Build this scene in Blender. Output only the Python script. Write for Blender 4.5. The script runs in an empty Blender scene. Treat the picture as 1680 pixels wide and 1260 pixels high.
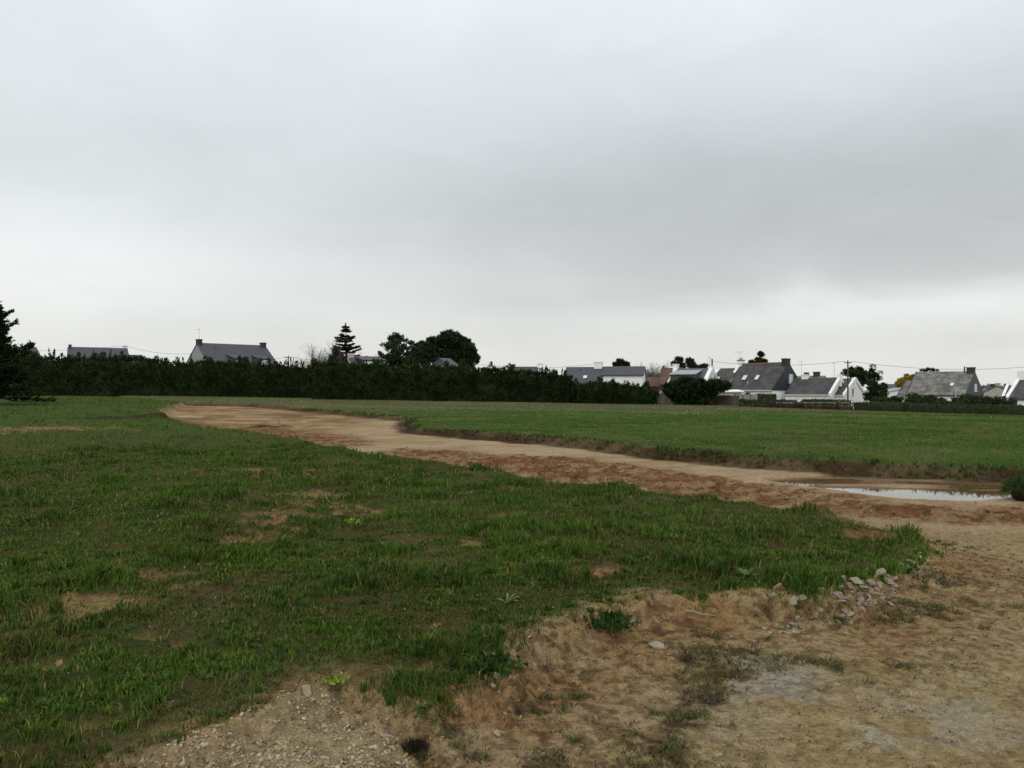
import bpy, math, random
import numpy as np
from mathutils import Vector, Matrix
R = math.radians
rng = np.random.default_rng(7)
random.seed(7)
sc = bpy.context.scene
C = sc.collection

# ------------------------------------------------------------------ camera
F = 1293.0            # focal length in photo pixels (photo 1680 wide)
HZ = 640.0            # image row of the horizon
EYE = 1.6
cd = bpy.data.cameras.new("camera"); cam = bpy.data.objects.new("camera", cd); C.objects.link(cam)
cd.sensor_width = 36.0; cd.lens = 36.0 * F / 1680.0
cd.shift_y = (HZ - 630.0) / 1680.0
cd.clip_start = 0.05; cd.clip_end = 9000
cam.location = (0, 0, EYE); cam.rotation_euler = (R(90), 0, 0)
sc.camera = cam

# ------------------------------------------------------------------ exposure
sc.view_settings.view_transform = 'Standard'; sc.view_settings.look = 'None'
sc.view_settings.exposure = 0.0; sc.view_settings.gamma = 1.0
sc.view_settings.use_curve_mapping = False
sc.cycles.max_bounces = 6; sc.cycles.diffuse_bounces = 3; sc.cycles.glossy_bounces = 3
sc.cycles.transparent_max_bounces = 6
sc.cycles.use_denoising = True

# ------------------------------------------------------------------ node helper
class NT:
    def __init__(s, nt): s.nt = nt; s.n = nt.nodes; s.l = nt.links
    def _in(s, sock, v):
        if v is None: return
        if isinstance(v, bpy.types.NodeSocket): s.l.new(v, sock)
        else:
            try: sock.default_value = v
            except Exception:
                sock.default_value = (*v, 1.0)
    def m(s, op, a, b=None, c=None, clamp=False):
        x = s.n.new('ShaderNodeMath'); x.operation = op; x.use_clamp = clamp
        s._in(x.inputs[0], a); s._in(x.inputs[1], b)
        if c is not None: s._in(x.inputs[2], c)
        return x.outputs[0]
    def mix(s, f, a, b, mode='MIX'):
        x = s.n.new('ShaderNodeMix'); x.data_type = 'RGBA'; x.blend_type = mode
        s._in(x.inputs[0], f); s._in(x.inputs[6], a); s._in(x.inputs[7], b)
        return x.outputs[2]
    def noise(s, vec, scale, detail=3, rough=.55, dist=0.0):
        x = s.n.new('ShaderNodeTexNoise'); s._in(x.inputs['Vector'], vec)
        x.inputs['Scale'].default_value = scale; x.inputs['Detail'].default_value = detail
        x.inputs['Roughness'].default_value = rough; x.inputs['Distortion'].default_value = dist
        return x.outputs['Fac']
    def ramp(s, f, stops, interp='LINEAR'):
        x = s.n.new('ShaderNodeValToRGB'); s._in(x.inputs[0], f); cr = x.color_ramp; cr.interpolation = interp
        while len(cr.elements) < len(stops): cr.elements.new(.5)
        for e, (p, c) in zip(cr.elements, stops):
            e.position = p; e.color = (*c, 1) if len(c) == 3 else c
        return x.outputs[0]
    def rng(s, f, a, b, c, d):
        x = s.n.new('ShaderNodeMapRange'); s._in(x.inputs[0], f)
        for i, v in enumerate((a, b, c, d)): s._in(x.inputs[i + 1], v)
        return x.outputs[0]
    def scalev(s, vec, sc_):
        x = s.n.new('ShaderNodeMapping'); s._in(x.inputs[0], vec); x.inputs['Scale'].default_value = sc_
        return x.outputs[0]
    def bump(s, h, strength, dist):
        x = s.n.new('ShaderNodeBump'); s._in(x.inputs['Height'], h)
        x.inputs['Strength'].default_value = strength; x.inputs['Distance'].default_value = dist
        return x.outputs[0]

# ------------------------------------------------------------------ world: overcast sky
SUN_AZ, SUN_EL = R(205), R(38)
w = bpy.data.worlds.new("World"); sc.world = w; w.use_nodes = True
W = NT(w.node_tree); W.n.clear()
tc = W.n.new('ShaderNodeTexCoord'); vec = tc.outputs['Generated']
sep = W.n.new('ShaderNodeSeparateXYZ'); W.l.new(vec, sep.inputs[0])
X_, Y_, Z_ = sep.outputs
el = W.m('ARCSINE', Z_); az = W.m('ARCTAN2', X_, Y_)
base = W.ramp(W.rng(el, -.1, 1.1, 0, 1), [
    (.000, (.66, .66, .63)), (.083, (.71, .715, .685)), (.12, (.74, .745, .715)), (.17, (.71, .725, .71)),
    (.23, (.67, .695, .70)), (.30, (.67, .71, .725)), (.38, (.70, .755, .78)), (.47, (.76, .82, .85)), (.75, (.92, .92, .90)), (1.0, (.98, .97, .93))])
def gauss(ca, ce, sa, se, amp):
    a = W.m('DIVIDE', W.m('SUBTRACT', az, ca), sa); e = W.m('DIVIDE', W.m('SUBTRACT', el, ce), se)
    q = W.m('ADD', W.m('MULTIPLY', a, a), W.m('MULTIPLY', e, e))
    return W.m('MULTIPLY', W.m('EXPONENT', W.m('MULTIPLY', q, -1.0)), amp)
nv = W.scalev(vec, (1.0, 1.0, 2.6))
n1 = W.noise(nv, 2.2, 5, .5, .4); n2 = W.noise(nv, 5.5, 6, .55, .6)
s_ = W.m('ADD', W.m('MULTIPLY', W.m('SUBTRACT', n1, .5), .22), W.m('MULTIPLY', W.m('SUBTRACT', n2, .5), .18))
for g in [(.24, .22, .40, .10, -.13), (.05, .235, .30, .10, -.08), (.42, .27, .35, .09, -.06), (-.58, .15, .24, .07, .25), (-.30, .155, .22, .035, .04),
          (-.60, .33, .30, .14, .05), (.52, .098, .24, .022, .12), (.26, .085, .14, .018, .07), (.05, .105, .18, .02, -.05), (.56, .052, .25, .012, -.05), (-.38, .075, .10, .02, -.04),
          (-.1, .09, .2, .02, .05), (0, .46, .6, .08, .05), (.60, .20, .12, .08, -.05)]:
    s_ = W.m('ADD', s_, gauss(*g))
edge = W.m('ADD', .112, W.m('MULTIPLY', W.m('SUBTRACT', n2, .5), .10)); eg = W.rng(W.m('SUBTRACT', el, edge), -.010, .026, 0, 1)
deck = W.m('MULTIPLY', W.m('MULTIPLY', eg, W.rng(el, .13, .36, 1, 0)), W.rng(az, .02, .34, 0, 1)); s_ = W.m('ADD', s_, W.m('MULTIPLY', deck, -.125))
back = W.m('MULTIPLY', W.rng(W.m('ABSOLUTE', az), 1.3, 2.8, 0, 1), W.rng(el, 0, .5, .25, .5)); s_ = W.m('ADD', s_, back)   # extra sky brightness added behind the viewer to light the facades
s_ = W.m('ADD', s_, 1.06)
cloud = W.mix(1.0, base, W.n.new('ShaderNodeCombineXYZ').outputs[0], 'MULTIPLY')
cmb = W.n[-1] if False else None
comb = [n for n in W.n if n.bl_idname == 'ShaderNodeCombineXYZ'][0]
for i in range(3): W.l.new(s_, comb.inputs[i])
sky = W.n.new('ShaderNodeTexSky'); sky.sky_type = 'NISHITA'; sky.sun_disc = False
sky.sun_elevation = SUN_EL; sky.sun_rotation = SUN_AZ
skyd = W.mix(1.0, sky.outputs[0], (.1, .1, .1, 1), 'MULTIPLY')
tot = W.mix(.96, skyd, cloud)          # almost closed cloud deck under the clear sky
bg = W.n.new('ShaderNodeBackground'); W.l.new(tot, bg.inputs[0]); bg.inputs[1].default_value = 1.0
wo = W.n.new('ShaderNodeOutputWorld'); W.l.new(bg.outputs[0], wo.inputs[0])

sl = bpy.data.lights.new("sun", 'SUN'); sl.energy = 0.7; sl.angle = R(50); sl.color = (1, .97, .92)
so = bpy.data.objects.new("sun", sl); C.objects.link(so)
sd = Vector((math.sin(SUN_AZ) * math.cos(SUN_EL), math.cos(SUN_AZ) * math.cos(SUN_EL), math.sin(SUN_EL)))
so.rotation_euler = sd.to_track_quat('Z', 'Y').to_euler(); so.location = (0, -5, 40)

# ------------------------------------------------------------------ object helpers
def tag(o, label=None, cat=None, group=None, kind=None):
    if label: o['label'] = label
    if cat: o['category'] = cat
    if group: o['group'] = group
    if kind: o['kind'] = kind
    return o
def empty(name, loc, label, cat, group=None, rz=0):
    o = bpy.data.objects.new(name, None); C.objects.link(o); o.location = loc; o.rotation_euler = (0, 0, rz)
    o.empty_display_size = .2
    return tag(o, label, cat, group)
def mesh_obj(name, V, Fc, mat, parent=None, smooth=False, col=None, loc=None):
    """V (n,3); Fc = list of int arrays (k,3)/(k,4), or one array. parent: coordinates are local to the parent"""
    if not isinstance(Fc, list): Fc = [Fc]
    V = np.asarray(V, np.float32); me = bpy.data.meshes.new(name)
    me.vertices.add(len(V)); me.vertices.foreach_set('co', V.ravel())
    Fc = [np.asarray(f, np.int32) for f in Fc if len(f)]
    tot = sum(f.size for f in Fc); cnt = sum(len(f) for f in Fc)
    me.loops.add(tot); me.loops.foreach_set('vertex_index', np.concatenate([f.ravel() for f in Fc]))
    me.polygons.add(cnt)
    ls = np.concatenate([np.full(len(f), f.shape[1]) for f in Fc]); st = np.concatenate([[0], np.cumsum(ls)[:-1]])
    me.polygons.foreach_set('loop_start', st.astype(np.int32))
    if smooth: me.polygons.foreach_set('use_smooth', np.ones(cnt, bool))
    if col is not None:
        a = me.attributes.new('tint', 'FLOAT_COLOR', 'POINT')
        c4 = np.ones((len(V), 4), np.float32); c4[:, :col.shape[1]] = col; a.data.foreach_set('color', c4.ravel())
    me.update(calc_edges=True); me.validate()
    me.materials.append(mat)
    o = bpy.data.objects.new(name, me); C.objects.link(o)
    if parent is not None: o.parent = parent
    if loc is not None: o.location = loc
    return o
class MB:
    """collects solids, links them as one mesh"""
    def __init__(s): s.v = []; s.f = []
    def add(s, vs, fs):
        k = len(s.v); s.v += [tuple(v) for v in vs]; s.f += [tuple(i + k for i in f) for f in fs]
    def box(s, x0, x1, y0, y1, z0, z1):
        s.add([(x0,y0,z0),(x1,y0,z0),(x1,y1,z0),(x0,y1,z0),(x0,y0,z1),(x1,y0,z1),(x1,y1,z1),(x0,y1,z1)],
              [(0,3,2,1),(4,5,6,7),(0,1,5,4),(1,2,6,5),(2,3,7,6),(3,0,4,7)])
    def hexa(s, a, b):   # two quads (bottom a, top b)
        s.add(list(a) + list(b), [(0,3,2,1),(4,5,6,7),(0,1,5,4),(1,2,6,5),(2,3,7,6),(3,0,4,7)])
    def prism(s, poly, d):   # poly: 3d points planar, extruded by vector d
        n = len(poly); d = Vector(d); p = [Vector(q) for q in poly]
        s.add(p + [q + d for q in p], [tuple(range(n))[::-1], tuple(range(n, 2*n))] + [(i, (i+1) % n, (i+1) % n + n, i + n) for i in range(n)])
    def tube(s, p0, p1, r0, r1=None, n=7, cap=True):
        r1 = r0 if r1 is None else r1; p0, p1 = Vector(p0), Vector(p1); d = (p1 - p0)
        if d.length < 1e-6: return
        q = d.to_track_quat('Z', 'Y'); vs = []
        for p, r in ((p0, r0), (p1, r1)):
            for i in range(n):
                a = 2 * math.pi * i / n; vs.append(p + q @ Vector((r * math.cos(a), r * math.sin(a), 0)))
        fs = [(i, (i+1) % n, (i+1) % n + n, i + n) for i in range(n)]
        if cap: fs += [tuple(range(n))[::-1], tuple(range(n, 2*n))]
        s.add(vs, fs)
    def poly(s, pts, rad, n=6):
        for a, b, ra, rb in zip(pts[:-1], pts[1:], rad[:-1], rad[1:]): s.tube(a, b, ra, rb, n)
    def build(s, name, mat, parent=None, bevel=0, loc=None):
        me = bpy.data.meshes.new(name); me.from_pydata([tuple(v) for v in s.v], [], s.f); me.update()
        me.materials.append(mat); o = bpy.data.objects.new(name, me); C.objects.link(o)
        if parent is not None: o.parent = parent
        if loc is not None: o.location = loc
        if bevel:
            b = o.modifiers.new('bevel', 'BEVEL'); b.width = bevel; b.segments = 2; b.limit_method = 'ANGLE'
        return o

# ------------------------------------------------------------------ materials
def material(name, build):
    m = bpy.data.materials.new(name); m.use_nodes = True; t = NT(m.node_tree); t.n.clear()
    b = t.n.new('ShaderNodeBsdfPrincipled'); o = t.n.new('ShaderNodeOutputMaterial'); t.l.new(b.outputs[0], o.inputs[0])
    tcn = t.n.new('ShaderNodeTexCoord'); build(t, b, tcn.outputs['Object']); return m
def attr(t):
    a = t.n.new('ShaderNodeAttribute'); a.attribute_name = 'tint'; return a.outputs['Color']
def simple(name, c, rough=.8, var=.25, scale=3.0, spec=.3, metal=0, c2=None, bump=0, bscale=None, stretch=(1,1,1)):
    def bd(t, b, v):
        vv = t.scalev(v, stretch); n = t.noise(vv, scale, 5, .6)
        c2_ = c2 or tuple(x * (1 - var) for x in c)
        col = t.ramp(n, [(.3, c2_), (.7, c)])
        t.l.new(col, b.inputs['Base Color']); b.inputs['Roughness'].default_value = rough
        b.inputs['Specular IOR Level'].default_value = spec; b.inputs['Metallic'].default_value = metal
        if bump: t.l.new(t.bump(t.noise(vv, bscale or scale * 4, 4), bump, .05), b.inputs['Normal'])
    return material(name, bd)
M = {}
M['white'] = simple('white_render', (.82, .82, .81), .9, .18, .7, c2=(.72, .72, .70))
M['cream'] = simple('cream_render', (.42, .40, .35), .9, .15, .7)
M['greywall'] = simple('grey_render', (.30, .30, .29), .9, .2, .8)
M['brownwall'] = simple('brown_wall', (.10, .075, .06), .9, .4, 1.5)
M['glass'] = simple('window_glass', (.02, .022, .025), .08, .2, 1.0, spec=.5)
M['frame'] = simple('window_frame', (.6, .6, .6), .5)
M['darkframe'] = simple('dark_frame', (.05, .05, .055), .5)
M['blind'] = simple('white_shutter', (.7, .71, .72), .6)
M['brick'] = simple('chimney_brick', (.06, .05, .05), .9, .4, 3)
M['wood'] = simple('weathered_wood', (.11, .09, .075), .85, .5, 2, stretch=(1, 1, .2))
M['palewood'] = simple('pale_wood', (.27, .22, .14), .8, .3, 3)
M['metal'] = simple('dull_metal', (.25, .26, .27), .5, .2, 3, metal=.4)
M['darkmetal'] = simple('dark_metal', (.04, .04, .045), .5, .2, 3, metal=.3)
M['zinc'] = simple('zinc_sheet', (.34, .36, .38), .45, .25, 1.2, metal=.3)
M['redtile'] = simple('ridge_tile', (.22, .08, .06), .85, .35, 3)
M['panel'] = simple('concrete_panel', (.30, .27, .23), .9, .3, .9)
M['green_paint'] = simple('green_paint', (.01, .09, .06), .5)
M['wire'] = simple('black_wire', (.05, .05, .05), .6)
def slate_mat(name, c, lichen, lc=(.30, .28, .25), rough=.6):
    def bd(t, b, v):
        n = t.noise(v, 1.1, 6, .65); n2 = t.noise(v, 7, 4, .6)
        br = t.n.new('ShaderNodeTexBrick'); t.l.new(t.scalev(v, (1, 1, 1.3)), br.inputs['Vector'])
        br.inputs['Scale'].default_value = 3.5; br.inputs['Color1'].default_value = (1, 1, 1, 1); br.inputs['Color2'].default_value = (.75, .75, .78, 1)
        br.inputs['Mortar'].default_value = (.55, .55, .55, 1); br.inputs['Mortar Size'].default_value = .02
        base_ = t.mix(1, t.ramp(n2, [(.3, tuple(x * .7 for x in c)), (.7, tuple(x * 1.15 for x in c))]), br.outputs['Color'], 'MULTIPLY')
        f = t.m('MULTIPLY', t.rng(n, .42, .68, 0, 1), lichen, clamp=True)
        t.l.new(t.mix(f, base_, lc), b.inputs['Base Color']); b.inputs['Roughness'].default_value = rough
        b.inputs['Specular IOR Level'].default_value = .3
    return material(name, bd)
M['slate'] = slate_mat('slate_roof', (.075, .08, .095), .25, (.12, .12, .125))
M['slate_violet'] = slate_mat('violet_slate_roof', (.062, .066, .085), .2, (.09, .09, .11))
M['slate_dark'] = slate_mat('dark_slate_roof', (.05, .052, .06), .35, (.10, .10, .10))
M['slate_lichen'] = slate_mat('lichen_slate_roof', (.12, .118, .115), .95, (.25, .235, .205), .85)
M['slate_old'] = slate_mat('old_slate_roof', (.058, .058, .064), .6, (.115, .11, .10), .8)
M['slate_clad'] = slate_mat('slate_cladding', (.035, .042, .055), .3, (.055, .062, .075), .55)
M['tile_brown'] = slate_mat('brown_tile_roof', (.12, .07, .055), .4, (.16, .10, .08), .85)

def leafmat(name, c1, c2, scale=.6, rough=.7, trans=0.0):
    def bd(t, b, v):
        n = t.noise(v, scale, 4, .6)
        col = t.mix(t.rng(n, .3, .7, 0, 1), c1, c2)
        col = t.mix(1, col, attr(t), 'MULTIPLY')
        t.l.new(col, b.inputs['Base Color']); b.inputs['Roughness'].default_value = .9
        b.inputs['Specular IOR Level'].default_value = .08
    return material(name, bd)
M['cypress'] = leafmat('cypress_foliage', (.012, .022, .008), (.028, .044, .014))
M['hedge_leaf'] = leafmat('hedge_foliage', (.010, .020, .006), (.036, .058, .016))
M['clipped'] = leafmat('clipped_hedge_foliage', (.030, .048, .022), (.050, .068, .030))
M['pine'] = leafmat('pine_foliage', (.018, .030, .013), (.042, .060, .026))
M['mimosa'] = leafmat('yellow_blossom_foliage', (.16, .13, .018), (.42, .31, .035), 1.2)
M['autumn'] = leafmat('brownish_foliage', (.05, .038, .028), (.09, .065, .045))
M['weedgreen'] = leafmat('yellow_green_weed', (.16, .26, .03), (.26, .36, .05), 8)
M['darkweed'] = leafmat('dark_weed', (.02, .012, .010), (.04, .03, .02), 8)
M['tuftgreen'] = leafmat('tuft_green', (.020, .045, .010), (.042, .078, .016), 8)
M['broadleaf'] = leafmat('broad_leaf', (.035, .075, .022), (.06, .11, .035), 8, .5)
M['silverleaf'] = leafmat('silvery_leaf', (.06, .10, .04), (.10, .14, .07), 8, .5)
M['far_foliage'] = leafmat('distant_foliage', (.05, .065, .06), (.075, .09, .08))
M['bark'] = simple('bark', (.055, .045, .037), .95, .5, 4, stretch=(1, 1, .3))
M['twig'] = simple('bare_twigs', (.13, .10, .09), .9, .3, 2)
M['twig_red'] = simple('reddish_bare_twigs', (.16, .105, .095), .9, .3, 2)

# ------------------------------------------------------------------ noise in numpy
_tab = [np.random.default_rng(100 + i).random((256, 256)).astype(np.float32) for i in range(8)]
def vnoise(x, y, k=0):
    xi = np.floor(x).astype(np.int64); yi = np.floor(y).astype(np.int64)
    fx = x - xi; fy = y - yi; fx = fx * fx * (3 - 2 * fx); fy = fy * fy * (3 - 2 * fy); T = _tab[k % 8]
    a = T[xi & 255, yi & 255]; b = T[(xi + 1) & 255, yi & 255]; c = T[xi & 255, (yi + 1) & 255]; d = T[(xi + 1) & 255, (yi + 1) & 255]
    return (a * (1 - fx) + b * fx) * (1 - fy) + (c * (1 - fx) + d * fx) * fy
def fbm(x, y, size, octv=4, k=0, gain=.5):
    x = np.asarray(x, float) / size; y = np.asarray(y, float) / size; s = 0; a = 1; n = 0
    for i in range(octv):
        s = s + a * vnoise(x + 17.3 * i, y - 9.1 * i, k + i); n += a; a *= gain
        x, y = (x * .8 - y * .6) * 2.03, (x * .6 + y * .8) * 2.03
    return s / n
def sstep(a, b, x):
    t = np.clip((x - a) / (b - a), 0, 1); return t * t * (3 - 2 * t)
def sdist(px, py, poly):
    """signed distance to polygon, positive inside"""
    d = np.full(px.shape, 1e18); ins = np.zeros(px.shape, bool); n = len(poly)
    for i in range(n):
        ax, ay = poly[i]; bx, by = poly[(i + 1) % n]; ex, ey = bx - ax, by - ay
        t = np.clip(((px - ax) * ex + (py - ay) * ey) / (ex * ex + ey * ey + 1e-12), 0, 1)
        d = np.minimum(d, (px - ax - t * ex) ** 2 + (py - ay - t * ey) ** 2)
        c = ((ay > py) != (by > py)); 
        if abs(ey) > 1e-12: ins ^= c & (px < (py - ay) * ex / ey + ax)
    d = np.sqrt(d); return np.where(ins, d, -d)

# ------------------------------------------------------------------ lie of the land (world metres, y away from the viewer)
def z_far(X):
    X = np.asarray(X, float); return np.clip(.15 - .0145 * X - .019 * np.clip(X - 22, 0, None), -1.1, 1.1)
def z_near(X, Y):      # rough grass on the near side of the track
    r = np.hypot(X, Y)
    t = sstep(12, 62, Y); a = .13 - .15 * sstep(6, 15, r)
    return a * (1 - t) + z_far(X) * t
def z_field(X, Y):     # raised field beyond the track
    t = sstep(22, 85, Y); dip = sstep(92, 112, Y) * sstep(15, 45, X) * 1.0
    return -.10 * (1 - t) + z_far(X) * t - dip
def z_track(X, Y):
    t = sstep(28, 66, Y); r = np.hypot(X, Y)
    return (-.35 * sstep(7.5, 13.0, r) + .0) * (1 - t) + (z_far(X) - .30) * t
def unproj(pts, zf, it=26, k=.5):
    out = []
    for (px, py) in pts:
        D = 20.0
        for _ in range(it):
            X = (px - 840) / F * D; z = float(zf(np.array(X), np.array(D))); D = (1 - k) * D + k * F * (EYE - z) / max(py - HZ, 3)
            D = min(D, 400)
        out.append(((px - 840) / F * D, D))
    return out
near_px = [(288,664),(275,672),(287,688),(340,696),(400,703),(480,712),(540,722),(600,735),(650,743),(700,748),(770,757),(830,768),(880,775),(930,785),(1000,790),(1060,800),(1130,808),(1200,817),
           (1270,823),(1330,832),(1390,842),(1430,853),(1480,870),(1520,885),(1545,905),(1520,925),(1490,938),(1450,945),(1420,958),(1380,972),(1340,985),(1300,985),(1262,972),(1230,978),(1190,982),
           (1150,980),(1100,980),(1060,982),(1020,990),(980,1005),(930,1020),(880,1035),(830,1048),(808,1075),(800,1105),(770,1125),(735,1130),(705,1145),(690,1165),(672,1150),(640,1140),(600,1125),(560,1120),(500,1128),(462,1140),
           (430,1160),(380,1180),(330,1200),(270,1222),(225,1240),(190,1275),(150,1330)]
near_w = unproj(near_px, z_near) + [(-2.2, 2.2), (-6, .5), (-14, -14), (-90, -14), (-150, 60), (-110, 96), (-40, 97), (-30, 74)]
field_px = [(300,661),(400,662.5),(460,666),(520,672),(600,678),(680,685),(672,694),(680,700),(760,707),(850,713),(930,719),(1000,726),(1100,738),(1200,746),(1300,753),(1420,758),(1560,765),(1680,769),(1800,772)]
field_w = unproj(field_px, z_field) + [(60, 20), (400, 30), (400, 900), (-400, 900), (-400, 97), (-48, 96)]
band_w = unproj([(1180,1072),(1235,1095),(1185,1150),(1125,1205),(1095,1280),(1045,1280),(1065,1200),(1115,1140)], lambda X, Y: 0 * X)
scarp_w = unproj([(-60,665.5),(560,667.5),(700,670),(850,673),(1000,674.5),(1100,677),(1300,681),(1500,686),(1700,690)], z_field) + [(400, 30), (400, 900), (-400, 900)]
heap_px = [(120,1330),(190,1272),(330,1205),(430,1168),(490,1142),(560,1138),(640,1152),(664,1180),(668,1222),(640,1245),(600,1290),(560,1330)]
heap_w = unproj(heap_px, lambda X, Y: .12 + 0 * X)
puddle_px = [(1260,788),(1330,783),(1400,778),(1480,780),(1560,786),(1640,795),(1668,806),(1650,820),(1560,822),(1480,820),(1410,811),(1330,800)]
zw = lambda X, Y: -.40 + 0 * X
puddle_w = unproj(puddle_px, zw)
deep_w = unproj([(1395,802),(1480,806),(1580,807),(1655,808),(1640,819),(1560,820.5),(1480,818.5),(1410,809)], zw)
thin_w = unproj([(1255,787),(1300,788),(1340,792),(1330,796),(1270,793)], zw)
churn_px = [(640,734),(760,741),(900,748),(1000,757),(1100,772),(1250,796),(1400,818),(1500,830),(1680,836),(1760,845),(1760,866),(1500,852),(1350,840),(1200,826),(1050,806),(900,790),(750,768),(640,752)]
zt = lambda X, Y: z_track(X, Y)
churn_w = unproj(churn_px, zt)
chfl_w = unproj([(280,690),(420,700),(520,706),(640,730),(560,735),(400,715),(300,702)], zt)
# bare patches in the near grass (pixel centre, radii in m)
bare_px = [(60,704,3.2,1.2),(420,775,1.1,.5),(520,815,.8,.5),(590,833,.7,.35),(440,843,.5,.3),(175,932,.33,.22),(265,936,.42,.14),(150,990,.4,.15),(40,1022,.35,.16),(310,960,.2,.1),(390,915,.25,.08),
           (240,1050,.16,.08),(640,1060,.10,.05),(180,1185,.25,.10),(265,1190,.16,.10),(770,890,.4,.12),(990,930,.35,.12),(940,940,.35,.10),(880,1000,.1,.06),(715,1030,.1,.05),(1300,873,.5,.12),(1270,900,.25,.08),(1370,872,.25,.1),
           (800,845,.5,.12),(430,880,.5,.2),(140,885,.4,.14),(300,1060,.15,.06),(1430,878,.45,.22),(600,1120,.18,.05),(560,905,.3,.1),(700,1090,.16,.05),(60,1100,.2,.08)]
bare = []
for (a, b, rx, ry) in bare_px:
    (x, y), = unproj([(a, b)], z_near); q_ = .55 if y < 8 else .85; bare.append((x, y, rx * q_, ry * 2.2 * q_))
def land(X, Y, detail=True):
    """height and masks at world positions"""
    X = np.asarray(X, float); Y = np.asarray(Y, float); r = np.hypot(X, Y)
    nj = (fbm(X, Y, .9, 4, 1) - .5); nj2 = (fbm(X, Y, .22, 3, 3) - .5)
    far = sstep(20, 60, r)
    sn = sdist(X, Y, near_w) + nj * (.28 + .3 * sstep(8, 14, r)) * (1 + far) + nj2 * .14 + .10 * sstep(9, 6, r)
    sf = sdist(X, Y, field_w) + nj * .8 + nj2 * .18
    sh = sdist(X, Y, heap_w) + nj2 * .10 + .02
    sp = sdist(X, Y, puddle_w) + nj * .30
    ch = np.maximum(sstep(-.5, .8, sdist(X, Y, churn_w) + nj * 1.6), .8 * sstep(-1, 1.5, sdist(X, Y, chfl_w) + nj * 3))
    zt_ = z_track(X, Y)
    kn = sstep(-.22, .20 + .6 * sstep(9, 14, r), sn); kf = sstep(-.34, .16, sf); kh = sstep(-.06, .16, sh); kp = sstep(-.35, .15, sp)
    # surface forms
    n_big = fbm(X, Y, 2.6, 3, 2) - .5; n_mid = fbm(X, Y, .55, 4, 4) - .5; n_sm = fbm(X, Y, .13, 3, 5) - .5; n_fi = fbm(X, Y, .035, 3, 6) - .5
    z = zt_ * (1 - kn) + (z_near(X, Y) + .10 * n_big + .10 * n_mid + .04 * n_sm) * kn
    z = z * (1 - kf) + (z_field(X, Y) + .07 * n_big + .05 * n_mid) * kf
    open_ = (1 - kn) * (1 - kf)
    apron = sstep(15, 9, r)
    z += open_ * (.035 * n_big + .022 * n_mid + .016 * n_sm * (1 + apron) + .008 * n_fi)
    # churned ruts along the track
    ru = np.abs(fbm(X * .45 + Y * .5, Y * 1.6 - X * .9, .9, 3, 7) - .5) * 2
    clod = sstep(.5, .75, fbm(X, Y, .28, 3, 2))
    z += open_ * ch * (.07 * clod + .06 * (ru - .4) + .05 * n_sm)
    # steep bank faces crumble
    bank = np.clip(4 * kn * (1 - kn), 0, 1) ; bankf = np.clip(4 * kf * (1 - kf), 0, 1)
    z += bank * (.11 * n_mid + .10 * n_sm + .04 * n_fi) + bankf * (.10 * n_mid + .10 * n_sm)
    z += kh * (.045 + .05 * n_mid + .03 * n_sm + .012 * n_fi)
    z = z * (1 - open_ * kp * .8) + open_ * kp * .8 * (-.413 + .13 * (fbm(X * .45, Y * 1.1, .9, 3, 0) - .5))
    dp = np.maximum(sstep(-.25, .12, sdist(X, Y, deep_w) + nj * .3), sstep(-.2, .15, sdist(X, Y, thin_w) + nj * .3)); z = z * (1 - open_ * dp) + open_ * dp * (-.43 + .01 * n_sm)
    # scooped hollow with a raised lip near the tip of the grass
    b = np.zeros_like(X)
    for (x, y, rx, ry) in bare:
        q = np.sqrt(((X - x) / rx) ** 2 + ((Y - y) / ry) ** 2) + nj * 2.2 + nj2 * 1.6
        b = np.maximum(b, sstep(1.1, .5, q + (fbm(X, Y, .12, 2, 2) - .5) * 2.0) * .95)
    hx, hy = HOLE
    q = np.sqrt(((X - hx) / .34) ** 2 + ((Y - hy) / .45) ** 2)
    z += np.where(q < 2, .05 * np.exp(-((q - 1) / .35) ** 2) - .09 * np.exp(-(q / .6) ** 2), 0) * 1.0
    mm = np.zeros_like(X)
    for (mx, my, rx, ry, h) in MOUNDS:
        mm = mm + np.exp(-(((X - mx) / rx) ** 2 + ((Y - my) / ry) ** 2)) * 1.3 * (1 + 2 * nj)
        z += h * np.exp(-(((X - mx) / rx) ** 2 + ((Y - my) / ry) ** 2)) * (1 + 1.2 * nj)
    mm = np.clip(mm, 0, 1)
    z -= b * kn * .035; z += .13 * sstep(-.3, .25, sdist(X, Y, scarp_w) + nj * 1.2) * kf
    # scattered thin patches everywhere in grass
    pn = fbm(X, Y, .8, 4, 6); thin = sstep(.62, .74, pn) * .6
    g = np.maximum(sstep(.45, .85, kn) * sstep(-.08 + .1 * far, .22, sn + nj2 * .5), sstep(-.24, -.02, sf + nj2 * .6))
    g = g * (1 - .88 * b) * (1 - kh) * (1 - .75 * sstep(.3, .8, mm)) * (1 - .75 * thin)
    return dict(z=z, g=g, sn=sn, sf=sf, kn=kn, kf=kf, kh=kh, kp=kp, ch=ch * open_, open=open_, bare=b, bank=bank, bankf=bankf, thin=thin, band=sstep(-.12, .06, sdist(X, Y, band_w) + nj2 * .3), mm=mm, r=r, nj=nj, nsm=n_sm, apron=apron, clod=clod, sp=sp)
HOLE = unproj([(1430, 885)], z_near)[0]
m1 = unproj([(252, 690)], z_near)[0]; m2 = unproj([(432, 702)], zt)[0]
MOUNDS = [(m1[0], m1[1], 1.3, .9, .38), (m1[0] - 2.4, m1[1] + .5, 1.6, .8, .15), (m2[0], m2[1], .8, .35, .16), (m2[0] + .9, m2[1] + .6, .5, .3, .10)]

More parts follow.
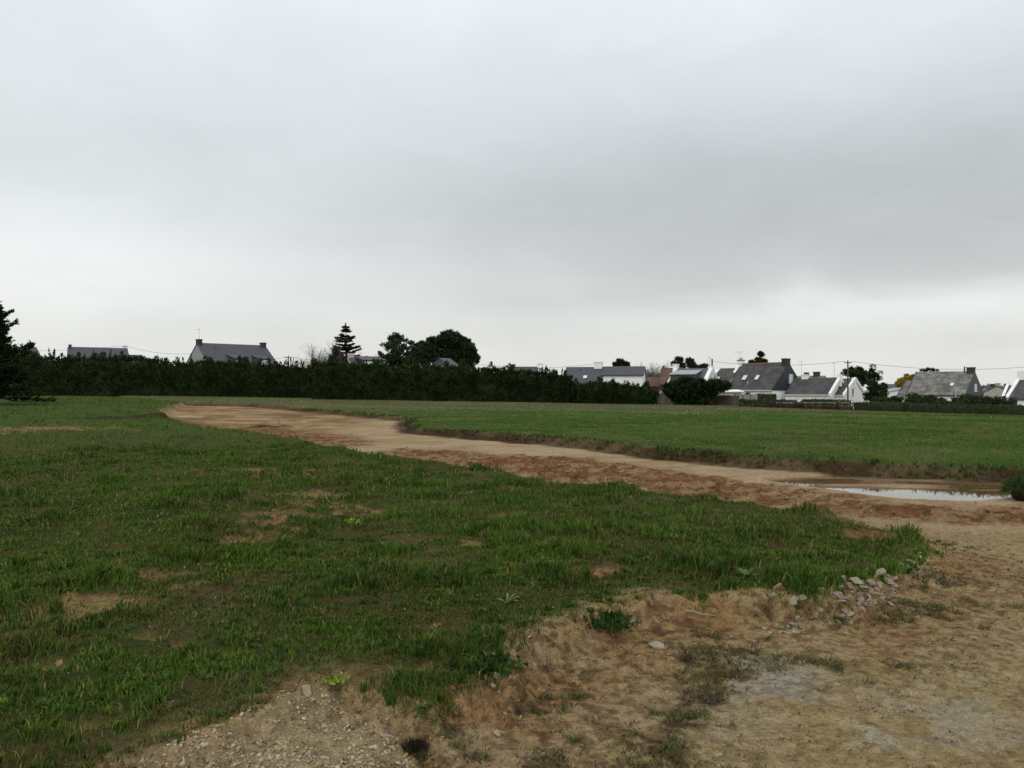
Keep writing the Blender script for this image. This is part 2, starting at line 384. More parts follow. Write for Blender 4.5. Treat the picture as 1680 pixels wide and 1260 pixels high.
# ------------------------------------------------------------------ ground sheet (one grid, two named surfaces)
NA, azl = 840, 39.0
az_in = np.radians(np.linspace(-azl, azl, NA)); az_out = np.radians(np.linspace(azl, 360 - azl, 72))[1:-1]
azs = np.concatenate([az_in, az_out])
r_in = np.array([0.0, .5, 1.0, 1.5, 1.9, 2.2, 2.45, 2.65])
off = np.linspace(F * 1.6 / 2.8, F * 1.6 / 42, 430); r_mid = F * 1.6 / off
r_out = np.concatenate([np.arange(43, 112, .9), np.geomspace(113, 400, 25), np.geomspace(450, 6000, 14)])
rs = np.sort(np.concatenate([r_in, r_mid, np.arange(12.03, 34, .11), np.arange(34.2, 43, .3), r_out])); rs = rs[np.r_[True, np.diff(rs) > .004]]; NR, NZ = len(rs), len(azs)
RR, AA = np.meshgrid(rs, azs, indexing='ij'); GX = RR * np.sin(AA); GY = RR * np.cos(AA)
L = land(GX, GY)
GZ = L['z'].copy(); GZ = np.where(GY < -2, np.minimum(GZ, .1), GZ)
def lerp(a, b, t): return a * (1 - t[..., None]) + np.asarray(b) * t[..., None]
def soil_zone(col, X, Y, L, r, n3):
    zone = sstep(-2.2, -.3, L['sn']) * sstep(12, 8, r) * (1 - L['kh'])
    col = lerp(col, [.31, .245, .15], zone * sstep(.50, .66, fbm(X, Y, .5, 3, 7)) * .45)
    return lerp(col, [.085, .048, .024], np.clip(zone * sstep(.55, .63, fbm(X, Y, .055, 3, 1)) * .55 + L['band'] * sstep(.44, .56, n3) * .7, 0, 1))
def soil_colour(X, Y, L):
    r = L['r']; n1 = fbm(X, Y, 1.7, 4, 3); n2 = fbm(X, Y, .35, 4, 1); n3 = fbm(X, Y, .08, 3, 2); n4 = fbm(X, Y, 6, 3, 5)
    sand = np.zeros(X.shape + (3,)) + np.array([.355, .268, .165])
    sand = lerp(sand, [.290, .220, .108], L['apron'] * .92)
    sand = lerp(sand, [.225, .15, .068], sstep(.42, .66, n1) * .5)
    sand = lerp(sand, [.34, .265, .15], sstep(.52, .72, n2) * .45)
    sand = lerp(sand, [.13, .085, .04], sstep(.56, .72, n3) * .38 * np.clip(L['apron'] + .2, 0, 1))
    # left end of the track: browner in the foreground, orange streaks
    lf = sstep(-5, -12, X) * L['open']
    sand = lerp(sand, [.25, .165, .08], lf * sstep(.35, .6, fbm(X, Y * 2.2, 3, 3, 4)) * .9)
    sand = lerp(sand, [.115, .085, .035], lf * sstep(.50, .62, fbm(X * .7, Y * .6, .9, 4, 1)) * .75); sand = lerp(sand, [.14, .075, .035], lf * sstep(.54, .64, fbm(X * .5, Y * .8, 1.3, 4, 3)) * .7)
    stk = fbm(X * .6 + Y * .55, Y * 2.2 - X * 1.3, .8, 4, 6)
    col = lerp(sand, [.225, .13, .06], L['ch'] * .7); col = lerp(col, [.125, .052, .020], np.clip(L['ch'] * (1.4 * sstep(.38, .58, stk) * (.35 + .95 * sstep(.40, .56, n3)) + .35 * L['clod']), 0, 1) * .92)
    col = lerp(col, [.055, .028, .014], L['ch'] * sstep(.58, .66, fbm(X, Y, .16, 3, 7)) * .7)
    col = lerp(col, [.19, .105, .05], L['open'] * (1 - L['apron']) * sstep(.56, .66, stk) * .35)
    # wet margin of the puddle
    col = lerp(col, [.135, .085, .045], L['open'] * sstep(-.35, .1, L['sp']) * sstep(-.372, -.39, L['z']) * .8)
    # pale limestone dust patches on the apron
    for (px, py, rx, ry, c, a) in [(1262,1108,.20,.22,(.31,.32,.32),.75), (1530,1160,.22,.16,(.33,.31,.25),.8), (1450,1215,.12,.16,(.36,.35,.28),.9), (1590,1115,.12,.08,(.36,.31,.23),.7),
                                   (1640,1210,.35,.12,(.32,.30,.25),.6), (1000,1150,.3,.35,(.33,.27,.175),.6), (1190,1190,.3,.2,(.32,.26,.165),.5), (1480,1110,.3,.3,(.24,.19,.06),.5), (1300,1130,.35,.15,(.29,.28,.25),.5)]:
        (x, y), = unproj([(px, py)], lambda X, Y: 0 * X)
        q = np.sqrt(((X - x) / rx) ** 2 + ((Y - y) / ry) ** 2) + (n2 - .5) * 3.2 + (n3 - .5) * 2.4
        col = lerp(col, c, sstep(1.3, .1, q) * a * .85 * L['open'] * (.55 + .45 * sstep(.35, .6, n3)))
    # orange brown crumbled bank of the near grass, dark bank of the field
    bk = sstep(.85, .05, np.abs(L['sn'] + .15)) * sstep(14, 9, r)
    col = lerp(col, [.25, .135, .056], bk * (.22 + .5 * sstep(.42, .62, n2)))
    col = lerp(col, [.10, .055, .028], bk * sstep(.55, .68, n3) * .7)
    wd = 1 + L['r'] / 45; fb = sstep(-.62 * wd, -.30 * wd, L['sf']) * (1 - sstep(.15, .3, L['sf'])); col = soil_zone(col, X, Y, L, r, n3); col = lerp(col, [.058, .034, .019], fb * (.82 + .18 * sstep(.40, .56, fbm(X, Y, 1.6, 3, 6))))
    # under the grass
    gs = lerp(np.zeros(X.shape + (3,)) + np.array([.045, .055, .015]), [.072, .056, .024], sstep(.4, .65, n2))
    gf = lerp(np.zeros(X.shape + (3,)) + np.array([.050, .090, .016]), [.085, .095, .034], sstep(.4, .6, n1))
    strip = sstep(55, 66, Y + 3 * (n4 - .5) + .06 * np.abs(X)); gf = lerp(gf, [.105, .105, .052], strip * .9)
    gs = lerp(gs, [.050, .078, .016], sstep(18, 40, r))
    gcol = gs * (1 - L['kf'][..., None]) + gf * L['kf'][..., None]
    gg = np.clip(np.maximum(L['kn'] * sstep(.05, .5, L['sn']), L['kf'] * sstep(0, .3, L['sf'])) * (1 - L['kh']), 0, 1)
    col = lerp(col, 0, gg) + gcol * gg[..., None]
    strw = lerp(np.zeros(X.shape + (3,)) + np.array([.20, .15, .06]), [.23, .135, .068], sstep(.4, .6, fbm(X, Y, 1.3, 2, 6)))
    bb = np.clip(L['bare'] * L['kn'] * (.5 + .6 * sstep(.4, .6, n2)), 0, 1) * (1 - L['kh']); tt = np.clip(L['thin'] * L['kn'], 0, 1) * (1 - L['kh']); col = lerp(col, [.085, .068, .028], tt * .8)
    col = lerp(col, 0, bb) + strw * bb[..., None]
    col = lerp(col, [.30, .235, .135], L['kh'] * .95)
    col = lerp(col, [.030, .026, .013], sstep(.2, .7, L['mm']) * .92)
    hx, hy = HOLE; q = np.hypot((X - hx) / .3, (Y - hy) / .4); col = lerp(col, [.22, .09, .04], sstep(1.4, .6, q) * .8)
    col = col * (.82 + .36 * fbm(X, Y, .05, 2, 4))[..., None]
    return np.clip(col, .005, 1)
GC = soil_colour(GX, GY, L)
V = np.stack([GX, GY, GZ], -1).reshape(-1, 3); GCf = GC.reshape(-1, 3)
i, j = np.meshgrid(np.arange(NR - 1), np.arange(NZ), indexing='ij'); jn = (j + 1) % NZ
Q = np.stack([i * NZ + j, (i + 1) * NZ + j, (i + 1) * NZ + jn, i * NZ + jn], -1)
om = L['open']; qm = (om[:-1] + np.roll(om[:-1], -1, 1) + om[1:] + np.roll(om[1:], -1, 1)) / 4
Qf = Q.reshape(-1, 4); isroad = ((qm > .5) & (np.hypot(GX, GY)[:-1] < 100)).ravel()
def ground_mat(t, b, v):
    c = attr(t); n = t.noise(v, 18, 6, .7); n2 = t.noise(v, 90, 4, .7)
    vo = t.n.new('ShaderNodeTexVoronoi'); t.l.new(v, vo.inputs['Vector']); vo.inputs['Scale'].default_value = 46; vo.feature = 'F1'
    k = t.m('MULTIPLY', t.rng(n, .28, .72, .62, 1.36), t.rng(n2, .28, .72, .62, 1.34)); sp = t.noise(v, 34, 3, .6); k = t.m('MULTIPLY', k, t.rng(sp, .60, .68, 1.0, .45)); sp2 = t.noise(v, 52, 2, .5); k = t.m('MULTIPLY', k, t.rng(sp2, .66, .72, 1.0, 1.5))
    cc = t.n.new('ShaderNodeCombineXYZ'); [t.l.new(k, cc.inputs[q]) for q in range(3)]
    t.l.new(t.mix(1, c, cc.outputs[0], 'MULTIPLY'), b.inputs['Base Color'])
    b.inputs['Roughness'].default_value = .95; b.inputs['Specular IOR Level'].default_value = .05
    h = t.m('ADD', t.m('MULTIPLY', n, .6), t.m('ADD', t.m('MULTIPLY', n2, .3), t.m('MULTIPLY', t.m('SUBTRACT', .4, vo.outputs['Distance']), .25)))
    t.l.new(t.bump(h, 1.0, .05), b.inputs['Normal'])
M['ground'] = material('soil_and_turf', ground_mat)
def sub_sheet(name, faces, label):
    u, inv = np.unique(faces, return_inverse=True); inv = inv.reshape(faces.shape)
    o = mesh_obj(name, V[u], inv, M['ground'], smooth=True, col=GCf[u]); tag(o, label, None, None, 'structure'); return o
sub_sheet('ground', Qf[~isroad], 'rough grassy ground of the open plot and the raised field')
sub_sheet('dirt_track', Qf[isroad], 'bare sandy dirt track crossing the plot')

# water
def water_mat(t, b, v):
    n = t.noise(t.scalev(v, (1, 1, 1)), 2.5, 2)
    t.l.new(t.ramp(n, [(.3, (.10, .062, .028)), (.7, (.13, .085, .04))]), b.inputs['Base Color'])
    b.inputs['Roughness'].default_value = .03; b.inputs['IOR'].default_value = 1.9; b.inputs['Specular IOR Level'].default_value = .6
    t.l.new(t.bump(t.noise(v, 14, 2), .02, .01), b.inputs['Normal'])
M['water'] = material('muddy_water', water_mat)
pw = np.array(puddle_w); c = pw.mean(0); pts = c + (pw - c) * 1.12
n = len(pts); mesh_obj('puddle', np.vstack([[c[0], c[1], -.40], np.c_[pts, np.full(n, -.40)]]), np.array([[0, 1 + k, 1 + (k + 1) % n] for k in range(n)]), M['water'])
tag(bpy.data.objects['puddle'], 'muddy puddle lying on the dirt track', None, None, 'structure')

# ================================================================== the village edge
def at(px, D, py=None):
    X = (px - 840) / F * D
    return (X, D) if py is None else Vector((X, D, EYE + (HZ - py) * D / F))
def gz(X, Y): return float(z_field(np.array(float(X)), np.array(float(Y))))
def zpx(py, D): return EYE + (HZ - py) * D / F

def sprays(P, Dn, Ln, Wd, tint, g=None, nrm=None):
    """pointed leaf sprays: kite of two triangles each. P base, Dn direction"""
    g = g or rng; n = len(P); Dn = Dn / (np.linalg.norm(Dn, axis=1)[:, None] + 1e-9)
    q = g.normal(size=(n, 3)) if nrm is None else nrm
    s = np.cross(Dn, q); s /= (np.linalg.norm(s, axis=1)[:, None] + 1e-9)
    up = np.cross(s, Dn); a = P; t = P + Dn * Ln[:, None]; m = P + Dn * (Ln * .45)[:, None] + up * (Wd * .3)[:, None]
    Vv = np.stack([a, m + s * (Wd * .5)[:, None], t, m - s * (Wd * .5)[:, None]], 1).reshape(-1, 3)
    k = np.arange(n)[:, None] * 4
    Fc = np.concatenate([k + [0, 1, 2], k + [0, 2, 3]], 0)
    return Vv, Fc, np.repeat(tint, 4, 0)
def tints(n, lo=.7, hi=1.35, g=None):
    g = g or rng; k = g.uniform(lo, hi, (n, 1)); return np.clip(k * (1 + g.normal(0, .06, (n, 3))), .2, 3)
def join(parts):
    Vs, Fs, Ts, k = [], [], [], 0
    for v, f, t in parts: Vs.append(v); Fs.append(f + k); Ts.append(t); k += len(v)
    return np.concatenate(Vs), np.concatenate(Fs), np.concatenate(Ts)
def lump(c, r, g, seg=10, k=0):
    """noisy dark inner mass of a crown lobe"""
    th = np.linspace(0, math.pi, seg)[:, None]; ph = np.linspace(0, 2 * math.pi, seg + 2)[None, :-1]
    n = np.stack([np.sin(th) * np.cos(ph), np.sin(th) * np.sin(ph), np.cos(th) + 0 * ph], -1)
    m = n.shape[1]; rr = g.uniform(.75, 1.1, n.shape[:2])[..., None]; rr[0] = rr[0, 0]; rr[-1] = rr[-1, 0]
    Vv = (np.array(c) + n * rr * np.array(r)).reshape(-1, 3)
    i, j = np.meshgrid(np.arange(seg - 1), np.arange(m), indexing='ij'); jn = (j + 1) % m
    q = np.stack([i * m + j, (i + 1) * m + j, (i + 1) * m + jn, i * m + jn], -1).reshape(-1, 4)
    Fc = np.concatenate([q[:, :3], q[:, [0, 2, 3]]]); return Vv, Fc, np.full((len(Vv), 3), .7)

def hedge(name, label, cat, pts, thick, mat, dens=26, ln=.42, ragged=.45, shoots=1.2, clipped=False, group=None, seed=0):
    """pts: (px, D, y pixel of the top). A run of foliage standing on the ground"""
    g = np.random.default_rng(seed + 50)
    P = np.array([[*at(px, D), zpx(yt, D)] for px, D, yt in pts]); d = np.r_[0, np.cumsum(np.hypot(*np.diff(P[:, :2], axis=0).T))]
    Ltot = d[-1]; x0, y0 = P[:, 0].mean(), P[:, 1].mean(); z0 = gz(x0, y0)
    f = lambda s: (np.interp(s, d, P[:, 0]), np.interp(s, d, P[:, 1]), np.interp(s, d, P[:, 2]))
    tx, ty = (P[-1, 0] - P[0, 0]) / Ltot, (P[-1, 1] - P[0, 1]) / Ltot; nx, ny = -ty, tx    # n points away from viewer
    # inner mass
    m = max(int(Ltot / .5), 3); s = np.linspace(.15, Ltot - .15, m); X, Y, T = f(s); G = np.array([gz(a, b) for a, b in zip(X, Y)]) - .1
    inset = .10 if clipped else .30
    prof = []
    for (o, hh) in [(-thick / 2 + inset, 0.0), (-thick / 2 + inset * .7, .5), (-thick / 2 + inset, .80), (-thick * .2, .93), (thick * .2, .93), (thick / 2 - inset, .8), (thick / 2 - inset, 0)]:
        jo = (fbm(s, s * 0 + hh * 9, 1.3, 3, 2) - .5) * (.15 if clipped else .6); jh = (fbm(s, s * 0 + 30 + hh, .9, 3, 3) - .5) * (.06 if clipped else .22) * (hh > .6)
        h = (T - G) * np.clip(hh + jh, 0, 1.0) * (1.04 if clipped else 1)
        prof.append(np.stack([X + nx * (o + jo), Y + ny * (o + jo), G + h], -1))
    Pm = np.stack(prof, 1); k = Pm.shape[1]; ii, jj = np.meshgrid(np.arange(m - 1), np.arange(k - 1), indexing='ij')
    q = np.stack([ii * k + jj, (ii + 1) * k + jj, (ii + 1) * k + jj + 1, ii * k + jj + 1], -1).reshape(-1, 4)
    ends = [[0, a, a + 1] for a in range(1, k - 1)] + [[(m - 1) * k, (m - 1) * k + a + 1, (m - 1) * k + a] for a in range(1, k - 1)]
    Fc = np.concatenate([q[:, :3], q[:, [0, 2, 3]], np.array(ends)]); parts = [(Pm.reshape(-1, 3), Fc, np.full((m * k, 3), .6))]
    # sprays on the skin
    H = (T - G).mean(); n = int(Ltot * (H + thick) * dens)
    s = g.uniform(0, Ltot, n); X, Y, T = f(s); G = z_field(X, Y); hh = g.uniform(0, 1, n) ** .85
    side = g.random(n); o = np.where(side < .60, -thick / 2 + g.uniform(0, .3, n), np.where(side < .9, g.uniform(-thick / 2, thick / 2, n), thick / 2 - g.uniform(0, .3, n)))
    top = (side >= .60) & (side < .9); hh = np.where(top, g.uniform(.9, 1, n), hh)
    rg = (fbm(s, s * 0 + seed, .7, 4, 5) - .5) * 2 * ragged + (fbm(s, s * 0 + seed, 4.0, 2, 4) - .5) * ragged * 2.2
    bulge = (fbm(s, hh * 5 + seed, 1.1, 3, 1) - .5) * (.1 if clipped else .8); o = o + np.where(o < 0, -1, 1) * bulge * (side < .60)
    Zs = G + (T - G) * hh + rg * hh * .7
    base = np.stack([X + nx * o, Y + ny * o, Zs - ln * .4], -1)
    dr = np.stack([nx * np.sign(o) + tx * g.normal(0, .6, n), ny * np.sign(o) + ty * g.normal(0, .6, n), g.uniform(.1, 1.3, n) + top * 1.2], -1)
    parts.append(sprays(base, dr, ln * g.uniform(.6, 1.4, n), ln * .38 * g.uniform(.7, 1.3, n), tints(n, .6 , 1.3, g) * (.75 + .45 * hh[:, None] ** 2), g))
    if shoots and not clipped:
        nt = int(Ltot * .95)
        for sv in g.uniform(0, Ltot, nt):
            X1, Y1, T1 = f(sv); hgt = g.uniform(.35, 1.0) * ragged * 2.0; kk = int(40 + 70 * hgt); t = g.random(kk) ** 1.3; a = g.uniform(0, 6.28, kk); rad = (.42 + .2 * hgt) * (1 - t) ** .8 * g.uniform(.2, 1, kk); off_ = g.uniform(-.8, .6)
            b_ = np.stack([X1 + nx * off_ + np.cos(a) * rad, Y1 + ny * off_ + np.sin(a) * rad, T1 - .45 + (hgt + .35) * t], -1)
            parts.append(sprays(b_, np.stack([np.cos(a), np.sin(a), 1.0 + t], -1), .32 * g.uniform(.6, 1.3, kk), np.full(kk, .12), tints(kk, .7, 1.35, g), g))
        ns = int(Ltot * shoots)
        for sv in g.uniform(0, Ltot, ns):
            X1, Y1, T1 = f(sv); hgt = g.uniform(.2, 1.0) ** 1.5 * ragged * 3.2; kk = int(10 + hgt * 18); t = g.random(kk); off_ = g.uniform(-.4, .4)
            a = g.uniform(0, 6.28, kk); lean = g.normal(0, .12)
            b = np.stack([X1 + nx * off_ + lean * t * hgt * tx, Y1 + ny * off_ + 0 * t, T1 - .25 + hgt * t], -1)
            dd = np.stack([np.cos(a), np.sin(a), .9 + t * 2.0], -1)
            parts.append(sprays(b, dd, (.42 - .22 * t) * hgt ** .3, np.full(kk, .11), tints(kk, .7, 1.3, g), g))
    Vv, Ff, Tt = join(parts); Vv = Vv - np.array([x0, y0, z0])
    o = mesh_obj(name, Vv, Ff, M[mat], col=Tt, loc=(x0, y0, z0)); return tag(o, label, cat, group)

def limb_tree(name, label, cat, px, D, crown, mat, group=None, trunk_r=.22, leaf=.35, dens=55, fork=.35, seed=0, airy=0.0, flat=1.0, droop=0.0, bark='bark'):
    """crown: (px, py, rx px, ry px) lobes. trunk with limbs reaching each lobe; foliage in clumps with gaps"""
    g = np.random.default_rng(seed + 900); X0, Y0 = at(px, D); z0 = gz(X0, Y0); root = empty(name, (X0, Y0, z0), label, cat, group)
    u = D / F; lobes = []
    for (cx, cy, rx, ry) in crown:
        lobes.append((np.array([(cx - px) * u, g.uniform(-.55, .55) * rx * u, zpx(cy, D) - z0]), np.array([rx * u, rx * u * .9, ry * u])))
    top = max(c[2] for c, r in lobes); tr = MB(); zf_ = top * fork
    pts = [Vector((0, 0, -.15)), Vector((g.normal(0, .08), 0, zf_ * .5)), Vector((g.normal(0, .15), g.normal(0, .1), zf_)), Vector((lobes[0][0][0] * .5, 0, top * .8))]
    tr.poly(pts, [trunk_r * 1.25, trunk_r, trunk_r * .85, trunk_r * .4], 8)
    for c, r in lobes:
        e = Vector(c); m_ = pts[2].lerp(e, .5) + Vector((g.normal(0, .15), g.normal(0, .15), -.15 * (e - pts[2]).length * .3))
        tr.poly([pts[2] * 1.0, m_, e], [trunk_r * .6, trunk_r * .35, trunk_r * .12], 6)
        for _ in range(5):
            a = g.normal(size=3); a /= np.linalg.norm(a); tr.tube(m_.lerp(e, g.uniform(.2, 1)), e + Vector(a * r * .8), trunk_r * .14, trunk_r * .05, 4)
    tr.build('trunk', M[bark], root)
    parts = []
    for c, r in lobes:
        vol = float(np.prod(r)) ** (1 / 3); ncl = max(int(30 * (1 - airy) * max(vol, .6) ** 1.2), 9)
        for _ in range(ncl):
            a = g.normal(size=3); a /= np.linalg.norm(a); a[2] = a[2] * flat; rad = g.uniform(.45, 1.0) ** .5
            cc = c + a * r * rad * .88; cr = vol * g.uniform(.22, .42) * (1 - .3 * airy)
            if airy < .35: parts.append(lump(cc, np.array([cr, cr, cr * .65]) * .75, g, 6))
            k = int(dens * cr * cr * 12) + 12; dn = g.normal(size=(k, 3)); dn /= np.linalg.norm(dn, axis=1)[:, None]
            b = cc + dn * cr * g.uniform(.3, 1.0, (k, 1)) * [1, 1, .7]
            dn[:, 2] += .35 - droop; parts.append(sprays(b, dn + g.normal(0, .3, (k, 3)), leaf * g.uniform(.5, 1.3, k), leaf * .45 * g.uniform(.6, 1.3, k), tints(k, .65, 1.3, g) * g.uniform(.85, 1.15), g))
    Vv, Ff, Tt = join(parts); mesh_obj('crown', Vv, Ff, M[mat], root, col=Tt)
    return root

def bare_tree(name, label, px, D, ytop, spread, mat='twig', group=None, seed=0, n=7, r0=.09, ybase=None, cat='tree'):
    g = np.random.default_rng(seed + 300); X0, Y0 = at(px, D); z0 = gz(X0, Y0); root = empty(name, (X0, Y0, z0), label, cat, group)
    H = zpx(ytop, D) - z0; tw = MB(); tk = MB()
    def grow(mb, p, d, l, r, dep):
        q = p + d * l; mb.tube(p, q, r, r * .65, 5 if dep < 2 else 3, cap=False)
        if dep >= 5: return
        for _ in range(3 if dep < 4 else 2):
            nd = (d + Vector(g.normal(0, .36, 3)) + Vector((0, 0, .16))).normalized()
            grow(tw, p + d * l * g.uniform(.55, 1), nd, l * g.uniform(.6, .85), max(r * .6, .010), dep + 1)
    for _ in range(n):
        d = Vector((g.normal(0, spread), g.normal(0, spread), 1)).normalized()
        grow(tk, Vector((g.normal(0, .15), g.normal(0, .15), -.1)), d, H * .30, r0, 0)
    zmax = max(v[2] for v in tw.v); s = H / zmax
    for mb in (tw, tk): mb.v = [(v[0], v[1], v[2] * s if v[2] > 0 else v[2]) for v in mb.v]
    tk.build('trunk', M[mat], root); tw.build('branches', M[mat], root); return root

def tiered_conifer(name, label, px, D, ytop, ybase_w, halfw, seed=0, mat='pine', gap=1.0, tiers=15, group=None, r0=.2, up=.15, dens=1.0, sec=1.0):
    """conifer of open whorled branches. halfw: px half width at the bottom"""
    g = np.random.default_rng(seed + 700); X0, Y0 = at(px, D); z0 = gz(X0, Y0); root = empty(name, (X0, Y0, z0), label, 'tree', group)
    H = zpx(ytop, D) - z0; Rb = halfw * D / F; zb = zpx(ybase_w, D) - z0
    tr = MB(); tr.poly([Vector((0, 0, -.15)), Vector((.05, 0, H * .5)), Vector((0, 0, H))], [r0, r0 * .6, .02], 8); parts = []
    for t in range(tiers):
        f = (t + g.uniform(-.5, .5)) / tiers; z = zb + (H - zb) * np.clip(f, 0, .98); Rt = Rb * (1 - f) ** .8 * g.uniform(.75, 1.1) + .15
        nb = 7 if f < .7 else 5
        for a in np.linspace(0, 6.28, nb, endpoint=False) + g.uniform(0, 6):
            l = Rt * g.uniform(.4, 1.2); d = Vector((math.cos(a), math.sin(a), up + g.normal(0, .08))).normalized()
            p0 = Vector((0, 0, z)); p1 = p0 + d * l * .6; p2 = p0 + d * l + Vector((0, 0, .12 * l)); tr.poly([p0, p1, p2], [r0 * .22 * (1 - f) + .02, .02, .01], 4)
            k = int(46 * l * dens) + 8; s = g.uniform(.15, 1.05, k); P = np.array(p0)[None] * (1 - s[:, None]) + np.array(p2)[None] * s[:, None]
            P = P + g.normal(0, .07 * sec, (k, 3)) * [1, 1, .5]; aa = g.uniform(-1, 1, k)
            dd = np.stack([math.cos(a) + -math.sin(a) * aa, math.sin(a) + math.cos(a) * aa, g.uniform(-.1, .45, k)], -1)
            parts.append(sprays(P, dd, g.uniform(.18, .42, k) * (1 - s * .35) * sec, g.uniform(.08, .15, k) * sec, tints(k, .65, 1.25, g), g))
    k = 40; t = g.random(k); P = np.stack([0 * t, 0 * t, H - .9 * t], -1); a = g.uniform(0, 6.28, k)
    parts.append(sprays(P, np.stack([np.cos(a), np.sin(a), 1.6 + 0 * a], -1), np.full(k, .3), np.full(k, .09), tints(k, .7, 1.2, g), g))
    tr.build('trunk', M['bark'], root); Vv, Ff, Tt = join(parts); mesh_obj('crown', Vv, Ff, M[mat], root, col=Tt); return root

# ------------------------------------------------------------------ houses
class House:
    def __init__(s, name, label, px0, px1, D, phi, W, yr, ye, wall='white', roof='slate', over=.15, group=None, cat='house', zg=None, endover=.06, backdrop=1.0):
        X, Y = at((px0 + px1) / 2, D); az = math.atan2(X, Y); s.D = D; phi = R(phi)
        s.L = abs(px1 - px0) * math.hypot(X, Y) / F * math.cos(az) / max(math.cos(phi), .2) ; s.W = W
        s.zg = gz(X, Y) if zg is None else zg
        s.hr = zpx(yr, D) - s.zg; Df = D - W / 2 * math.cos(phi); s.he = zpx(ye, Df) - s.zg
        s.o = empty(name, (X, Y, s.zg), label, cat, group, rz=-(az + phi)); s.roofm = roof; s.wallm = wall
        L, hr, he = s.L, s.hr, s.he; w = W / 2; m = MB(); t = .13; s.sl = (hr - he) / w
        m.prism([(-L/2, -w, -.4), (-L/2, w, -.4), (-L/2, w, he - t), (-L/2, 0, hr - t), (-L/2, -w, he - t)], (L, 0, 0)); s.wall = m.build('wall', M[wall], s.o)
        r = MB(); e = over; x0, x1 = -L/2 - endover, L/2 + endover; ze = he - e * s.sl
        for sg in (-1, 1):
            a = [(x0, sg*(w+e), ze), (x0, 0, hr), (x1, 0, hr), (x1, sg*(w+e), ze)]
            r.hexa([(p[0], p[1], p[2] - t * 1.25 + .0) for p in a], [(p[0], p[1] , p[2]) for p in a])
        s.roof = r.build('roof', M[roof], s.o)
    def zs(s, y): return s.hr - abs(y) * s.sl          # roof surface height
    def ridge(s, mat='redtile'):
        m = MB(); m.prism([(-s.L/2, -.14, s.hr - .10), (-s.L/2, 0, s.hr + .05), (-s.L/2, .14, s.hr - .10)], (s.L, 0, 0)); m.build('ridge_tiles', M[mat], s.roof)
    def chimney(s, x, w=.5, d=.9, up=.9, mat='brick', pots=0, cap=True, y=0, down=1.2):
        m = MB(); z1 = s.hr + up; m.box(x - w/2, x + w/2, y - d/2, y + d/2, s.hr - down, z1)
        c = m.build('chimney', M[mat], s.roof)
        if cap:
            m = MB(); m.box(x - w/2 - .06, x + w/2 + .06, y - d/2 - .06, y + d/2 + .06, z1 + .002, z1 + .10)
            for k in range(pots):
                xx = x - w*.25 + k * w*.5; m.tube((xx, y, z1 + .1), (xx, y, z1 + .42), .09, .075, 8)
            m.build('chimney_cap', M[mat if pots == 0 else 'brick'], s.roof)
        return c
    def coping(s, x, w=.34, mat='white', h=.16, front_only=False, to=0):
        m = MB(); W2 = s.W / 2 + .16
        for sg in ((-1,) if front_only else (-1, 1)):
            a = [(x - w/2, sg*W2, s.zs(W2)), (x - w/2, 0, s.hr), (x + w/2, 0, s.hr), (x + w/2, sg*W2, s.zs(W2))]
            m.hexa([(p[0], p[1], p[2] - .25) for p in a], [(p[0], p[1], p[2] + h) for p in a])
        return m.build('gable_coping', M[mat], s.o)
    def roof_window(s, x, fr, w=.75, h=1.0, side=-1, pane='blind', open_=0):
        cy = side * s.W / 2 * fr; th = math.atan(s.sl); fo = MB(); pn = MB()
        o = Vector((x, cy, s.zs(cy))); ux = Vector((1, 0, 0)); uy = Vector((0, -side * math.cos(th), math.sin(th))); n = ux.cross(uy) * (1 if side < 0 else -1)
        if n.z < 0: n = -n
        def quad(a, b, c0, c1): return [o + ux * a + uy * c0, o + ux * b + uy * c0, o + ux * b + uy * c1, o + ux * a + uy * c1]
        q = quad(-w/2, w/2, -h/2, h/2); fo.hexa([p - n*.03 for p in q], [p + n*.07 for p in q]); f = fo.build('roof_window', M['darkframe'], s.o)
        q = quad(-w/2+.08, w/2-.08, -h/2+.08, h/2-.08); pn.hexa([p + n*.06 for p in q], [p + n*.09 for p in q]); pn.build('pane', M[pane], f)
    def window(s, wall, x, z0, z1, w, pane='glass', frame='frame', sill=True):
        """wall: 'front','right','left'; x along the wall"""
        def bx(m, a, b, c0, c1, d0, d1):
            if wall == 'front': m.box(a, b, -s.W/2 - d1, -s.W/2 - d0, c0, c1)
            elif wall == 'right': m.box(s.L/2 + d0, s.L/2 + d1, a, b, c0, c1)
            else: m.box(-s.L/2 - d1, -s.L/2 - d0, a, b, c0, c1)
        m = MB(); t = .07
        for (a, b, c0, c1) in [(x-w/2, x-w/2+t, z0, z1), (x+w/2-t, x+w/2, z0, z1), (x-w/2+t, x+w/2-t, z0, z0+t), (x-w/2+t, x+w/2-t, z1-t, z1)]: bx(m, a, b, c0, c1, -.05, .06)
        f = m.build('window', M[frame], s.o); m = MB(); bx(m, x-w/2+t, x+w/2-t, z0+t, z1-t, -.04, .035); m.build('pane', M[pane], f)
        if sill: m = MB(); bx(m, x-w/2-.1, x+w/2+.1, z0-.09, z0-.005, -.02, .14); m.build('sill', M[frame], f)
    def door(s, wall, x, w=.9, h=2.05, mat='darkframe'):
        m = MB()
        if wall == 'front': m.box(x-w/2, x+w/2, -s.W/2-.05, -s.W/2+.03, 0, h)
        else: m.box(s.L/2-.03, s.L/2+.05, x-w/2, x+w/2, 0, h)
        d = m.build('door', M[mat], s.o); m = MB()
        if wall == 'front': m.box(x+w/2-.14, x+w/2-.08, -s.W/2-.09, -s.W/2-.05, .98, 1.1)
        else: m.box(s.L/2+.05, s.L/2+.09, x+w/2-.14, x+w/2-.08, .98, 1.1)
        m.build('handle', M['metal'], d)
